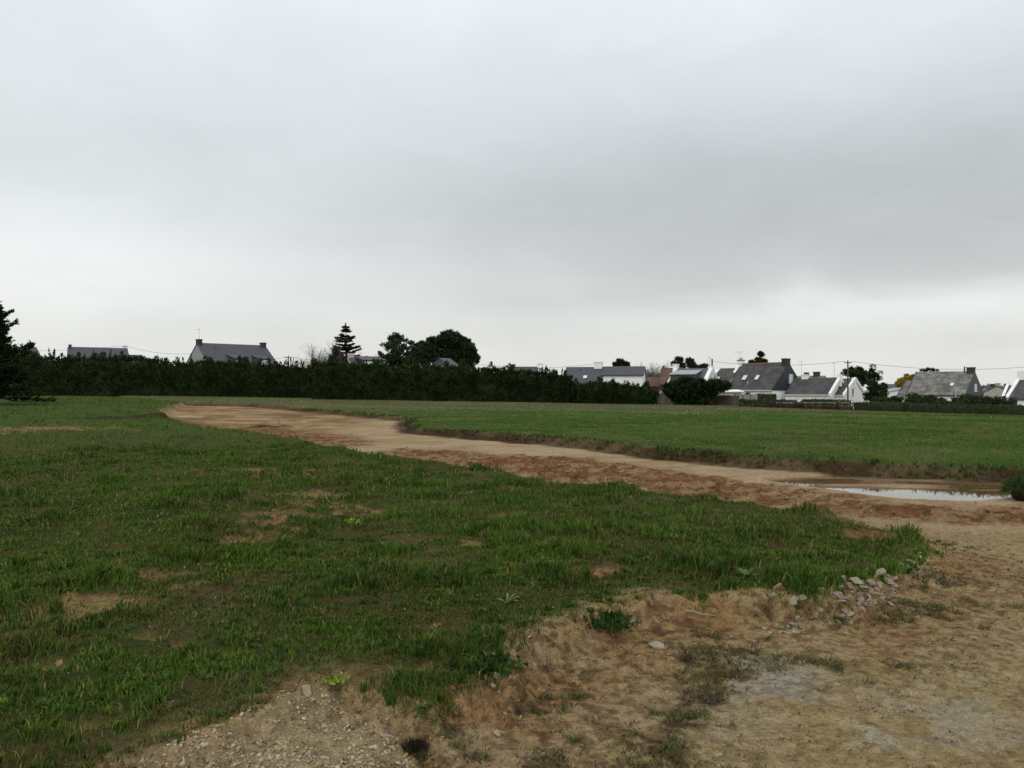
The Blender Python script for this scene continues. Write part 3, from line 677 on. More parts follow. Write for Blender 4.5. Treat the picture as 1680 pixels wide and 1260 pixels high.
    def dormer(s, x, w, ztop, zbot, mat=None, pane='blind', n=1, depth=None):
        """shed dormer on the front slope"""
        mat = mat or s.roofm; yb = -(s.hr - zbot) / s.sl; yt = -(s.hr - (ztop + .55)) / s.sl; yf = yb - .02
        m = MB(); m.prism([(x - w/2, yf, zbot - .05), (x - w/2, yf, ztop), (x - w/2, yt, ztop + .5)], (w, 0, 0)); d = m.build('dormer', M['slate_dark'], s.o)
        m = MB(); q = [(x-w/2-.12, yf-.2, ztop-.03), (x+w/2+.12, yf-.2, ztop-.03), (x+w/2+.12, yt, ztop+.52), (x-w/2-.12, yt, ztop+.52)]
        m.hexa(q, [(a, b, c + .09) for a, b, c in q]); m.build('dormer_roof', M[mat], d)
        for k in range(n):
            xx = x - w/2 + (k + .5) * w / n; ww = w / n * .7; m = MB(); m.box(xx-ww/2, xx+ww/2, yf-.05, yf+.02, zbot+.05, ztop-.12); m.build('window', M[pane], d)
    def fascia(s, mat='frame'):
        m = MB(); y = -s.W/2 - .17; z = s.zs(y); m.box(-s.L/2-.05, s.L/2+.05, y-.10, y-.012, z-.17, z-.02); m.build('gutter', M[mat], s.o)
    def antenna(s, x, h, w=1.3, kind='yagi', y=0):
        m = MB(); z = s.hr + h; m.tube((x, y, s.hr - .3), (x, y, z), .022, .018, 5); m.tube((x - w*.65, y, z - .03), (x + w*.35, y, z - .03), .016, n=4)
        for k in range(7):
            xx = x - w*.62 + k * w * .16; m.tube((xx, y - .22, z - .03), (xx, y + .22, z - .03), .010, n=4)
        if kind == 'mast': m.tube((x - .25, y, z - .35), (x + .25, y, z - .35), .014, n=4)
        m.build('antenna', M['metal'], s.o)

# far left roofs
h = House('house', 'low grey roofed house peeping over the hedge, second roof from the left edge', 118, 204, 132, -4, 8, 570, 592, roof='slate_violet', wall='greywall'); h.chimney(-h.L/2+.3, .4, .6, .25)
h2 = MB(); h2.prism([(h.L/2, -3, -.3), (h.L/2, 3, -.3), (h.L/2, 3, h.he - .6), (h.L/2, 0, h.hr - 1.1), (h.L/2, -3, h.he - .6)], (2.2, 0, 0)); h2.build('side_wing', M['slate_violet'], h.o)
h = House('house', 'small grey gabled house half hidden behind the conifer at the left edge', 30, 57, 128, -15, 7, 569, 590, roof='slate_violet', wall='greywall')
# big house over the left hedge
h = House('house', 'house with long violet slate roof, pale left gable and dark chimney at each end', 328, 433, 110, -22, 8, 565, 594, roof='slate_violet', wall='greywall')
h.chimney(-h.L/2 + .28, .55, .9, .42, 'brick'); h.chimney(h.L/2 - .3, .6, .9, .32, 'brick'); h.antenna(-h.L/2 + .3, 1.9, .5)
for x in (-1.0, 2.5): h.dormer(x, 1.35, h.he + .45, h.he - .75, pane='blind')
h.window('left', -1.2, 2.2, 3.3, .9); h.window('front', -3.2, .9, 2.0, 1.1); h.window('front', 1.0, .9, 2.0, 1.1); h.window('front', 3.3, .9, 2.0, 1.1)
h.roof_window(-h.L*.28, .25, .3, .4, pane='glass'); h.ridge()
# house in front of the spire conifer
h = House('house', 'house with pale left chimney and grey dormer beside the spire shaped conifer', 573, 625, 106, -14, 7.0, 585, 604, wall='cream', roof='slate_violet')
h.chimney(-h.L/2 + .2, .75, .9, .4, 'cream', cap=False); h.dormer(.1, 3.0, h.he + 1.0, h.he - .5, pane='blind', n=2, mat='slate_violet'); h.ridge(); h.window('left', -1.4, h.he - 1.6, h.he - .5, .9)
# grey roof glimpsed between the trees
h = House('house', 'narrow grey hipped gable with small white window among the dark trees', 722, 738, 99, -50, 4.8, 587.5, 606, wall='slate', roof='slate'); h.window('left', -.3, h.hr - 1.7, h.hr - 1.0, .7, pane='blind')
h.window('front', 0, h.he - 1.2, h.he - .3, .8, pane='blind')
# brown roof behind the middle hedge
h = House('house', 'house showing only a dark ridge between brown and white chimneys over the middle hedge', 838, 886, 118, 6, 7.5, 601.5, 622, roof='slate_dark', wall='greywall')
h.chimney(-h.L/2 + .25, .8, .9, .25, 'brick'); h.chimney(h.L/2 + .0, .75, .9, .35, 'white'); h.coping(h.L/2 + .1, .5)
# grey/white house with a white chimney
h = House('house', 'two winged slate roofed house with broad white chimney and white right gable behind the hedge', 930, 990, 106, 8, 9, 602, 630, roof='slate_violet'); E1 = h
h.chimney(h.L/2 - .7, 1.05, 1.0, .55, 'white', pots=0); h.roof_window(h.L*.08, .62, .65, .9, pane='blind'); h.roof_window(-.5, .18, .2, .3, pane='glass')
m = MB(); x0, x1 = h.L/2 + .02, h.L/2 + 5.4; hr2 = h.hr + .05; he2 = hr2 - 1.0; he3 = hr2 - 2.3
m.prism([(x0, -2.2, -.4), (x0, 3.6, -.4), (x0, 3.6, he3 - .1), (x0, 0, hr2 - .1), (x0, -2.2, he2 - .1)], (x1 - x0, 0, 0)); wing = m.build('wing_wall', M['white'], h.o)
m = MB(); x1 += .12
for a in ([(x0, -2.45, he2 - .16), (x0, 0, hr2), (x1, 0, hr2), (x1, -2.45, he2 - .16)], [(x0, 3.8, he3 - .12), (x0, 0, hr2), (x1, 0, hr2), (x1, 3.8, he3 - .12)]):
    m.hexa([(p[0], p[1], p[2] - .14) for p in a], a)
wr = m.build('wing_roof', M['slate_violet'], h.o)
m = MB(); m.box(x1 - .10, x1 - .03, .9, 1.7, hr2 - 2.6, hr2 - 1.9); m.build('window', M['glass'], wing)
# brown roofs
h = House('house', 'low brown brick building with rust brown roof beside the bare trees', 1086, 1118, 112, 4, 6, 603.5, 628, roof='tile_brown', wall='brownwall'); h.chimney(-h.L/2 + .25, .3, .4, .3, 'brownwall', cap=False); h.window('front', 0, .9, 1.9, .9)
h = House('garage', 'low rust brown roofed shed between the white gable and the brown house', 1062, 1092, 114, 0, 4, 618.5, 632, roof='tile_brown', wall='brownwall', cat='shed')
# house with metal dormer
h = House('house', 'white gabled slate house with wide sheet metal dormer above the spreading dark bush', 1110, 1164, 100, 14, 8, 604, 630, roof='slate'); Fh = h
h.chimney(-h.L/2 - .05, .6, .9, .45, 'white'); h.chimney(h.L/2 + .15, .55, .8, .2, 'white', cap=False); h.coping(h.L/2 + .15, .45); h.coping(-h.L/2 - .02, .2)
h.dormer(-.35, 3.1, h.hr - .85, h.hr - 1.9, mat='zinc', pane='glass', n=3)
m = MB(); m.tube((h.L/2 + .25, 0, h.hr), (h.L/2 + .25, 0, h.hr + 1.15), .09, n=8); m.build('flue', M['darkmetal'], h.roof)
h.antenna(h.L/2 - .05, 1.35, .5); h.window('right', 0, h.he - .2, h.he + .5, .7)
# middle terrace roof with one skylight
h = House('house', 'narrow slate roofed house with one skylight and white left coping beside the big house', 1180, 1212, 116, 34, 7, 604, 633, roof='slate_old')
h.coping(-h.L/2 + .1, .42); h.roof_window(-.55, .62, .8, 1.0); h.fascia(); h.chimney(-h.L/2 + .1, .5, .6, .12, 'white', cap=False); h.window('front', 0, .8, 1.7, .9)
# main house
h = House('house', 'largest white house with steep slate roof, two skylights and slate clad right gable', 1214, 1290, 112, 36, 7.2, 595.5, 637.5, roof='slate_old')
h.coping(-h.L/2 + .12, .45); h.chimney(-h.L/2 + .25, .7, .8, .45, 'white', pots=2); h.chimney(h.L/2 - .35, .62, 1.15, .42, 'slate_clad')
h.roof_window(-1.55, .58, .8, 1.0); h.roof_window(.55, .58, .7, 1.0); h.ridge(); h.fascia(); h.antenna(-h.L/2 + .1, 1.75, 1.5)
m = MB(); zc = h.he - .25; w_ = 3.6
m.prism([(h.L/2 + .065, -w_ - .05, zc), (h.L/2 + .065, w_ + .05, zc), (h.L/2 + .065, w_ + .05, h.he), (h.L/2 + .065, 0, h.hr - .03), (h.L/2 + .065, -w_ - .05, h.he)], (.05, 0, 0)); m.build('slate_cladding', M['slate_clad'], h.o)
class _p: pass
Lk = h.L; h.L = Lk + .23; h.window('right', .45, h.he + .75, h.he + 2.0, .85, pane='blind'); h.L = Lk
h.window('front', .6, .9, 1.75, .35); h.window('front', 2.2, .9, 1.75, .35); h.door('front', 3.1); h.window('right', -1.3, .8, 1.8, 1.0)
m = MB(); m.tube((-.4, -2.95, h.zs(2.95) - .1), (-.4, -2.95, h.zs(2.95) + .4), .05, n=6); m.build('vent_pipe', M['frame'], h.roof)
# long low house with white gable
h = House('house', 'long low white house with dark slate roof behind the utility pole', 1306, 1373, 107, 23, 6.2, 619.5, 645.5, roof='slate_old')
h.coping(h.L/2 + .12, .36, h=.16); h.fascia(); h.chimney(h.L/2 + .1, .45, .5, .35, 'white', cap=False); h.chimney(-h.L/2 + 1.5, .9, .6, .35, 'white'); h.window('front', -1.0, .8, 1.5, .9); h.antenna(-h.L/2 + .9, 2.3, .7); h.antenna(h.L/2 - .6, 1.9, .5)
h = House('house', 'white gable end with curved foot and one small dark window right of the utility pole', 1376, 1401, 106, 25, 6.2, 621, 646.5, roof='slate_dark')
h.coping(h.L/2 + .02, .30); h.window('right', -.6, h.he - .1, h.he + .75, .5); h.fascia(); h.chimney(h.L/2 - .1, .45, .5, .1, 'white', cap=False)
m = MB(); m.prism([(h.L/2 - 1.5, 3.1, -.3), (h.L/2 - 1.5, 4.9, -.3), (h.L/2 - 1.5, 4.8, h.he - .75), (h.L/2 - 1.5, 4.0, h.he - .45), (h.L/2 - 1.5, 3.1, h.he + .1)], (1.45, 0, 0)); m.build('gable_foot', M['white'], h.o)
h.window('front', 0, .9, 1.6, 1.6, pane='blind')
# farther roofs and chimneys between them
h = House('house', 'farther pale roofed house with two stout chimneys above the long low house', 1306, 1352, 150, 12, 7, 616.5, 632, wall='greywall', roof='slate_lichen'); h.chimney(-h.L*.12, .75, .9, .55, 'brick'); h.chimney(h.L*.22, 1.1, .9, .65, 'brick')
# lichen roofed house
h = House('house', 'house with pale lichen covered slate roof, brown chimney and black flue', 1508, 1591, 110, 19, 7.2, 609.5, 646, roof='slate_lichen')
h.chimney(h.L/2 - .38, .8, 1.0, .42, 'brick'); h.roof_window(h.L*.23, .60, .6, .75); h.coping(-h.L/2 + .0, .12, 'slate_dark', .06)
m = MB(); m.tube((h.L/2 - 1.15, -.1, h.hr - .5), (h.L/2 - 1.15, -.1, h.hr + .62), .09, n=8); m.build('flue', M['darkmetal'], h.roof)
m = MB(); w_ = 3.6; m.prism([(h.L/2 + .065, -w_ - .05, h.he - .3), (h.L/2 + .065, w_ + .05, h.he - .3), (h.L/2 + .065, w_ + .05, h.he), (h.L/2 + .065, 0, h.hr - .03), (h.L/2 + .065, -w_ - .05, h.he)], (.05, 0, 0)); m.build('slate_cladding', M['slate'], h.o)
h.L += .23; h.window('right', .2, h.he + .35, h.he + 1.35, .8, pane='blind'); h.L -= .23
h.fascia('darkframe'); h.window('front', -1.5, .7, 1.6, 1.1); h.window('front', 1.6, .7, 1.6, 1.1)
h = House('house', 'lower old slate wing joined to the left of the lichen covered roof', 1487, 1510, 114, 22, 6.0, 624, 651, roof='slate_lichen', wall='white'); h.coping(-h.L/2, .12, 'slate_dark', .06)
m = MB(); X, Y = at(1458, 116); o = empty('outbuilding', (X, Y, gz(X, Y)), 'plain white lean-to with sloping top left of the lichen roofed house', 'shed')
b = zpx(637, 116) - gz(X, Y); m.prism([(-1.7, -2, -.3), (1.9, -2, -.3), (1.9, -2, b - .05), (-1.7, -2, b - .75)], (0, 4, 0)); m.build('wall', M['white'], o)
m = MB(); q = [(-1.9, -2.1, b - .75), (1.95, -2.1, b + .0), (1.95, 2.1, b + .0), (-1.9, 2.1, b - .75)]; m.hexa(q, [(x, y, z + .1) for x, y, z in q]); m.build('roof', M['zinc'], o)
h = House('house', 'dark grey roofed house half hidden behind the yellow blossoming tree', 1448, 1478, 140, 12, 7, 630, 646, roof='slate', wall='greywall')
# far right group
h = House('house', 'dark roofed far house left of the cream gable at the right side', 1617, 1632, 150, -30, 9, 633, 650, wall='greywall', roof='slate_dark'); h.chimney(h.L/2 - .5, .7, .9, .25, 'brick')
h = House('house', 'cream gable end with small chimney at its tip near the right edge', 1637, 1652, 132, -62, 6.6, 632.5, 648, wall='cream', roof='slate'); h.chimney(-h.L/2 + .3, .45, .6, .3, 'cream'); h.chimney(h.L/2 - .3, .6, .6, .2, 'brick')
h = House('house', 'dark roofed house with white left coping second from the right edge', 1655, 1674, 98, 11, 6.2, 632, 656, roof='slate_dark'); h.coping(-h.L/2, .30); h.door('front', .0)
h = House('house', 'tall old roofed house with white coping and green door cut by the right edge', 1679, 1745, 92, 20, 7, 619, 653, roof='slate_old'); h.coping(-h.L/2 - .0, .36); h.chimney(-h.L/2 + .25, .8, .8, .75, 'white', cap=False); h.door('front', -h.L/2 + .75, .7, 1.9, 'green_paint'); h.window('front', 1.5, .8, 1.8, 1.1)

# ------------------------------------------------------------------ walls, fences, poles
def wall_run(name, label, cat, pts, th, mat, post=None, lips=None):
    g = np.random.default_rng(3); (a, Da, ya), (b, Db, yb) = pts; A = Vector((*at(a, Da), 0)); B = Vector((*at(b, Db), 0)); z0 = min(gz(A.x, A.y), gz(B.x, B.y))
    o = empty(name, (A.x, A.y, z0), label, cat, rz=math.atan2(B.y - A.y, B.x - A.x)); Ln = (B - A).length; n = post or 1
    m = MB(); pm = MB(); w_ = Ln / n
    for k in range(n):
        t = (k + .5) / n; zt_ = zpx(ya + (yb - ya) * t, Da + (Db - Da) * t) - z0 + (g.normal(0, .02) if n > 1 else 0); m.box(k * w_ + (.05 if post else 0), (k + 1) * w_ - (.05 if post else 0), -th/2, th/2, -.2, zt_)
        if post: pm.box(k * w_ - .05, k * w_ + .05, -th/2 - .02, th/2 + .02, -.2, zt_ + .04)
    m.build('panel', M[mat], o)
    if post: pm.box(Ln - .05, Ln + .05, -th/2 - .02, th/2 + .02, -.2, zt_ + .04); pm.build('frame', M['wood'], o)
    return o
wall_run('wooden_fence', 'weathered grey brown board fence behind the spreading dark bush', 'fence', [(1078, 90, 646), (1212, 84, 649)], .08, 'wood', post=9)
wall_run('panel_fence', 'beige concrete panel fence in front of the largest house', 'fence', [(1206, 93, 646.5), (1256, 93, 647.5)], .08, 'panel', post=4)
X, Y = at(1160, 94); z0 = gz(X, Y); o = empty('shed', (X + 1.2, Y, z0), 'low shed with pale flat corrugated roof behind the board fence', 'shed')
t = zpx(640.5, 94) - z0; m = MB(); m.box(-2.0, 2.6, -1, 1, -.2, t - .25); m.build('wall', M['cream'], o)
m = MB(); q = [(-2.3, -1.3, t - .25), (2.9, -1.3, t - .16), (2.9, 1.3, t + .05), (-2.3, 1.3, t - .04)]; m.hexa(q, [(x, y, z + .06) for x, y, z in q]); m.build('roof', M['white'], o)
X, Y = at(1090, 92); o = empty('garden_tent', (X, Y, gz(X, Y)), 'small pale rounded canopy showing behind the board fence', 'canopy'); hh = zpx(638.5, 92) - gz(X, Y)
V1, F1, T1 = lump((0, 0, hh - .55), (.6, .6, .55), np.random.default_rng(1), 9); mesh_obj('cover', V1, F1, M['zinc'], o, True, T1)
m = MB(); [m.tube((a, b_, -.1), (a, b_, hh - .5), .025, n=5) for a in (-.45, .45) for b_ in (-.35, .35)]; m.build('leg', M['metal'], o)
# rail fence below the clipped hedges
o = empty('rail_fence', (*at(1274, 82), gz(*at(1274, 82))), 'low grey post and rail fence below the clipped hedges', 'fence'); m = MB(); r_ = MB()
for k in range(11):
    x = k * .75; m.box(x - .04, x + .04, -.04, .04, -.2, .78)
m.build('posts', M['wood'], o); r_.box(-.1, 7.6, -.055, -.041, .60, .68); r_.box(-.1, 7.6, -.055, -.041, .28, .34); r_.build('rail', M['metal'], o)

def pole(name, label, px, D, ytop, r=.11, arm=True, mat='wood', cat='pole', zb=None):
    X, Y = at(px, D); z0 = gz(X, Y); H = zpx(ytop, D) - z0; o = empty(name, (X, Y, z0), label, cat, 'utility poles along the village')
    m = MB(); m.tube((0, 0, -.3), (0, 0, H), r, r * .75, 10); m.build('post', M[mat], o)
    if arm:
        m = MB(); m.box(-.45, .45, -.05, .05, H - .32, H - .22); m.build('crossarm', M['darkmetal'], o)
        for x in (-.4, 0, .4): m = MB(); m.tube((x, 0, H - .22 if x else H), (x, 0, (H - .22 if x else H) + .14), .035, .025, 6); m.build('insulator', M['frame'], o)
    return Vector((X, Y, z0 + H))
P1 = pole('utility_pole', 'wooden utility pole before the white gable on the right', 1391, 97, 591.5)
P2 = pole('utility_pole', 'short wooden pole rising from the hedge right of the violet roofed house', 473, 112, 583.5, .09)
P3 = pole('utility_pole', 'thin pole above the hedge at the right end of the low grey roof', 205, 128, 566.5, .07)
P4 = pole('utility_pole', 'thin pale pole among the dark shrubs just left of the house with cream chimney', 552, 112, 583, .07, False, 'metal')
def wire(label, a, b, sag, r=.018):
    a, b = Vector(a), Vector(b); m = MB(); c = a; pts = []
    for k in range(25):
        t = k / 24; p = a.lerp(b, t); p.z -= sag * 4 * t * (1 - t); pts.append(p - c)
    m.poly(pts, [r] * 25, 4); tag(m.build('power_line', M['wire'], loc=c), label, 'cable', 'overhead lines over the houses')
wire('overhead wire sagging right from the pole past the lichen covered roof', P1 + Vector((.4, 0, -.08)), at(1800, 92, 588), 1.15)
wire('overhead wire running left from the pole over the largest house chimney', P1 + Vector((-.4, 0, -.08)), at(1168, 101, 593), .5)
wire('overhead wire from the metal flue leftwards towards the broad white chimney', at(1165, 100.5, 593.5), at(1150, 96, 593), .0) if False else None
wire('faint overhead wire over the middle hedge to the broad white chimney', at(790, 118, 598), at(978, 106, 596.5), .55)
wire('thin overhead wire between the violet roofed house and the spire conifer', P2 + Vector((.3, 0, -.1)), at(545, 112, 590), .25)
wire('thin overhead wire from the right chimney of the violet roofed house to the short pole', at(440, 110, 588), P2 + Vector((-.3, 0, -.1)), .2)
wire('thin overhead wire across the top of the low grey roof at far left', at(-30, 128, 577), P3 + Vector((0, 0, -.05)), .3)
wire('thin overhead wire from the far left pole descending to the violet roofed house', P3 + Vector((0, 0, -.05)), at(318, 110, 580), .5)
# street lamp and markers
X, Y = at(1568, 84); o = empty('marker_post', (X, Y, gz(X, Y)), 'slim white post standing above the hedge before the lichen roofed house', 'post'); H = zpx(634.5, 84) - gz(X, Y)
m = MB(); m.tube((0, 0, -.2), (0, 0, H), .045, .035, 8); m.build('pole', M['frame'], o); m = MB(); m.tube((0, 0, H), (-.12, -.1, H + .12), .04, .06, 8); m.build('lamp_head', M['metal'], o)
X, Y = at(1031, 86); o = empty('marker_post', (X, Y, gz(X, Y)), 'thin post with pale tip before the dark hedge at the field edge', 'post'); H = zpx(645.5, 86) - gz(X, Y)
m = MB(); m.tube((0, 0, -.2), (0.02, 0, H - .15), .035, .03, 7); m.build('pole', M['metal'], o); m = MB(); m.tube((.02, 0, H - .15), (.03, 0, H), .06, .045, 8); m.build('tip', M['frame'], o)
X, Y = at(1377, 80); o = empty('marker_post', (X, Y, gz(X, Y)), 'short stake with white cap in front of the clipped hedge by the utility pole', 'post'); H = zpx(658.5, 80) - gz(X, Y)
m = MB(); m.tube((0, 0, -.2), (0, 0, H - .2), .03, n=7); m.build('stake', M['wood'], o); m = MB(); m.box(-.09, .09, -.06, .06, H - .2, H + .03); m.build('cap', M['white'], o, bevel=.02)
# leaning stake in the excavated end of the track
(x, y), = unproj([(460, 699)], zt); m = MB(); o = None
m.hexa([(-.05,-.05,-.1),(.06,-.05,-.1),(.06,.03,-.1),(-.05,.03,-.1)], [(-.17,-.03,.44),(-.10,-.03,.47),(-.10,.02,.47),(-.17,.02,.44)])
tag(m.build('stake', M['palewood'], loc=(x, y, float(land(np.array([x]), np.array([y]))['z'][0]))), 'pale wooden stake leaning left on the bare sandy ground', 'stake')

# ------------------------------------------------------------------ hedges
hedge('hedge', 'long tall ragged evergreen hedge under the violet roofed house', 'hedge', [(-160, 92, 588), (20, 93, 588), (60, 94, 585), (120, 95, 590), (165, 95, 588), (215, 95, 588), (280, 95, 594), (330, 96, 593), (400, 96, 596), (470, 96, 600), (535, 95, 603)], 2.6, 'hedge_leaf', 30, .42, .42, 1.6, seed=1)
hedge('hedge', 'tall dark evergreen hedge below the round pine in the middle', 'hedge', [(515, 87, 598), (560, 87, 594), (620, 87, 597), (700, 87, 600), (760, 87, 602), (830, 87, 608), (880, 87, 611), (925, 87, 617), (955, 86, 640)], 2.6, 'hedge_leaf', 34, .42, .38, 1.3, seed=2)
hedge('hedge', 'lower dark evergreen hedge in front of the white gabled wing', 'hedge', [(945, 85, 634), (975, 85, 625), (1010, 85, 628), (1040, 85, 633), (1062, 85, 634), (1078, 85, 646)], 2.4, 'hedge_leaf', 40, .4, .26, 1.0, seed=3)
hedge('hedge', 'dark clipped hedge block against the wall of the largest house', 'hedge', [(1243, 90, 646), (1274, 90, 646)], 1.1, 'clipped', 50, .2, .1, clipped=True, group='clipped garden hedges', seed=4)
hedge('hedge', 'low clipped hedge in front of the panel fence', 'hedge', [(1206, 86, 656), (1240, 86, 655), (1276, 86, 656)], 1.0, 'clipped', 45, .25, .2, clipped=True, group='clipped garden hedges', seed=5)
hedge('hedge', 'low clipped hedge below the white corner of the largest house', 'hedge', [(1274, 86, 655.5), (1308, 86, 656)], 1.0, 'clipped', 45, .22, .1, clipped=True, group='clipped garden hedges', seed=6)
hedge('hedge', 'clipped hedge along the long low white house', 'hedge', [(1316, 86, 654.5), (1350, 86, 655), (1396, 86, 657)], 1.0, 'clipped', 45, .22, .12, clipped=True, group='clipped garden hedges', seed=7)
hedge('hedge', 'rough low hedge strip on the field edge under the rail fence', 'hedge', [(1210, 79, 663), (1300, 79, 664.5), (1400, 78, 665.5)], 1.0, 'autumn', 40, .25, .2, .3, group='clipped garden hedges', seed=8)
hedge('hedge', 'dark clipped hedge starting at the white gable with curved foot', 'hedge', [(1398, 79, 660), (1440, 78, 660), (1490, 77, 661)], 1.2, 'clipped', 45, .22, .1, clipped=True, group='clipped garden hedges', seed=9)
hedge('hedge', 'long dark clipped hedge below the lichen roofed house to the right edge', 'hedge', [(1488, 76, 661.5), (1560, 75, 663), (1640, 74, 664), (1720, 73, 665), (1790, 72, 665)], 1.2, 'clipped', 45, .22, .1, clipped=True, group='clipped garden hedges', seed=10)
def shrub(label, px, D, ytop, halfw, mat='clipped', seed=0, group='garden shrubs behind the clipped hedges', dens=70, leaf=.25, lobes=3, name='shrub'):
    g = np.random.default_rng(seed + 70); u = F / D; X, Y = at(px, D); yb = HZ - (gz(X, Y) - EYE) * u; cr = []
    for k in range(lobes):
        cx = px + (k - (lobes - 1) / 2) * halfw * 1.1 / max(lobes - 1, 1) if lobes > 1 else px; h_ = (yb - ytop) * g.uniform(.85, 1.0)
        cr.append((cx, yb - h_ * .55, halfw * (.62 if lobes > 1 else 1), h_ * .48))
    return limb_tree(name, label, 'shrub', px, D, cr, mat, group, .05, leaf, dens, .2, seed)
shrub('rounded grey green shrub left of the slim white post, below the white lean-to', 1455, 82, 650, 22, seed=1)
shrub('dark bushy shrub in front of the left end of the lichen roofed house', 1512, 82, 646, 26, seed=2, lobes=4)
shrub('low rounded shrub just left of the slim white post', 1545, 82, 652, 16, seed=3)
shrub('wide dark shrub just right of the slim white post', 1592, 80, 649, 28, seed=4, lobes=4)
shrub('rounded dark shrub below the cream gable', 1636, 80, 649, 22, seed=5)
shrub('small green shrub against the beige panel fence', 1228, 96, 643.5, 6, seed=6, lobes=1)
# big spreading dark bush before the board fence
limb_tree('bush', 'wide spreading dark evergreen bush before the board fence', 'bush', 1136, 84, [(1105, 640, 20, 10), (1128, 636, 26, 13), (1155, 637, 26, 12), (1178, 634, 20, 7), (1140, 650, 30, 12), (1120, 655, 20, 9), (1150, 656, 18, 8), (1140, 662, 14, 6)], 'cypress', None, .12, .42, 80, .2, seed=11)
hedge('hedge', 'reddish brown leafless hedge behind the board fence', 'hedge', [(1062, 96, 634), (1085, 96, 640), (1100, 96, 645)], 1.6, 'autumn', 40, .3, .25, .6, seed=12)

# ------------------------------------------------------------------ trees
# cypress cut by the left edge
g_ = np.random.default_rng(5)
def edge_cypress():
    D = 54; px = -20; X0, Y0 = at(px, D); z0 = float(z_near(np.array(X0), np.array(float(D)))); root = empty('cypress_tree', (X0, Y0, z0), 'dark cypress with upswept feathery branches cut by the left edge', 'tree')
    H = zpx(498, D) - z0; tr = MB(); tr.poly([Vector((0, 0, -.2)), Vector((.1, 0, H * .5)), Vector((0, 0, H))], [.28, .16, .02], 8); parts = []; u = D / F; g = g_
    spec = []
    for k in range(430):
        f = g.random() ** .8; z = .15 + f * (H - .5); reach = (2.7 - 2.2 * f) * g.uniform(.5, 1.0); spec.append((z, g.uniform(0, 6.28), reach, g.uniform(.15, .7)))
    spec += [(zpx(600, D) - z0, .0, 3.5, .42), (zpx(590, D) - z0, .05, 3.0, .36), (zpx(605, D) - z0, -.1, 3.3, .35), (zpx(640, D) - z0, -.2, 4.3, -.05), (zpx(650, D) - z0, .2, 4.0, -.08), (zpx(632, D) - z0, -.3, 4.2, .0), (zpx(620, D) - z0, .15, 3.7, .1), (.55, -.3, 3.6, .05), (.5, -.1, 3.2, .15), (.9, .1, 3.4, .2),
             (zpx(560, D) - z0, 0, 2.2, .7), (zpx(540, D) - z0, .1, 1.8, .8), (zpx(615, D) - z0, -.5, 3.6, .25)]
    for (z, a, l, up) in spec:
        d = Vector((math.cos(a), math.sin(a), up)).normalized(); p0 = Vector((0, 0, z)); p1 = p0 + d * l * .5 + Vector((0, 0, -.05 * l)); p2 = p0 + d * l; tr.poly([p0, p1, p2], [.05, .03, .01], 4)
        for q in range(int(7 * l) + 2):
            s = g.uniform(.2, 1.0); c0 = p0.lerp(p2, s); sa = a + g.normal(0, .7); sd_ = Vector((math.cos(sa), math.sin(sa), up + g.normal(.1, .25))).normalized(); sl_ = (.30 + .55 * (1 - s)) * g.uniform(.6, 1.2)
            k = 15; t = g.uniform(0, 1, k); P = np.array(c0)[None] + np.array(sd_)[None] * (t * sl_)[:, None] + g.normal(0, .03, (k, 3))
            dd = np.array(sd_)[None] + g.normal(0, .38, (k, 3)); parts.append(sprays(P, dd, g.uniform(.14, .30, k), g.uniform(.06, .11, k), tints(k, .6, 1.3, g), g))
    tr.build('trunk', M['bark'], root); Vv, Ff, Tt = join(parts); mesh_obj('crown', Vv, Ff, M['cypress'], root, col=Tt)
edge_cypress()
tiered_conifer('conifer_tree', 'tall spire shaped conifer with open layered branches', 567, 120, 531, 596, 25, 1, tiers=13, dens=1.9, sec=1.35)
bare_tree('bare_tree', 'pale leafless tree just left of the spire shaped conifer', 530, 108, 556, .36, seed=1, n=9, r0=.03)
bare_tree('bare_tree', 'small leafless tree right of the spire conifer behind the cream chimney', 590, 122, 570, .5, seed=2, n=5, r0=.03)
limb_tree('shrub', 'brownish shrub on the hedge top below the pale bare tree', 'shrub', 519, 98, [(519, 596, 9, 8), (512, 602, 7, 7)], 'autumn', None, .06, .25, 45, .3, 3, airy=.3)
limb_tree('tree', 'narrow dark evergreen at the foot of the spire conifer', 'tree', 551, 106, [(551, 577, 5, 6), (547, 592, 8, 9)], 'pine', None, .1, .3, 60, .4, 4)
limb_tree('tree', 'dark tree with see-through crown left of the round pine', 'tree', 655, 108, [(645, 555, 12, 10), (655, 556, 7, 8), (634, 568, 8, 8), (652, 572, 13, 11), (668, 566, 8, 9), (680, 572, 10, 11), (662, 588, 20, 13), (645, 590, 15, 12), (688, 585, 14, 14), (626, 585, 9, 8), (622, 596, 9, 7), (632, 600, 14, 9)], 'pine', None, .22, .36, 48, .35, 5, airy=.42)
limb_tree('tree', 'lower dark tree filling the gap left of the round pine', 'tree', 694, 106, [(692, 568, 7, 9), (700, 575, 12, 11), (682, 590, 15, 12), (705, 592, 14, 11)], 'pine', None, .2, .36, 50, .35, 6, airy=.2)
limb_tree('pine_tree', 'biggest round headed pine rising over the middle hedge', 'tree', 738, 108, [(752, 592, 16, 10), (738, 556, 18, 11), (720, 562, 14, 10), (710, 572, 12, 9), (757, 564, 16, 12), (769, 576, 14, 12), (776, 590, 11, 12), (748, 578, 20, 12), (730, 582, 14, 8), (765, 597, 12, 10), (706, 560, 7, 6)], 'pine', None, .3, .34, 62, .45, 7)
limb_tree('tree', 'dark low crown behind the slate roof of the white winged house', 'tree', 1018, 128, [(1018, 594, 7, 3.5), (1011, 598, 8, 3), (1026, 598, 8, 3)], 'cypress', None, .15, .4, 60, .6, 8)
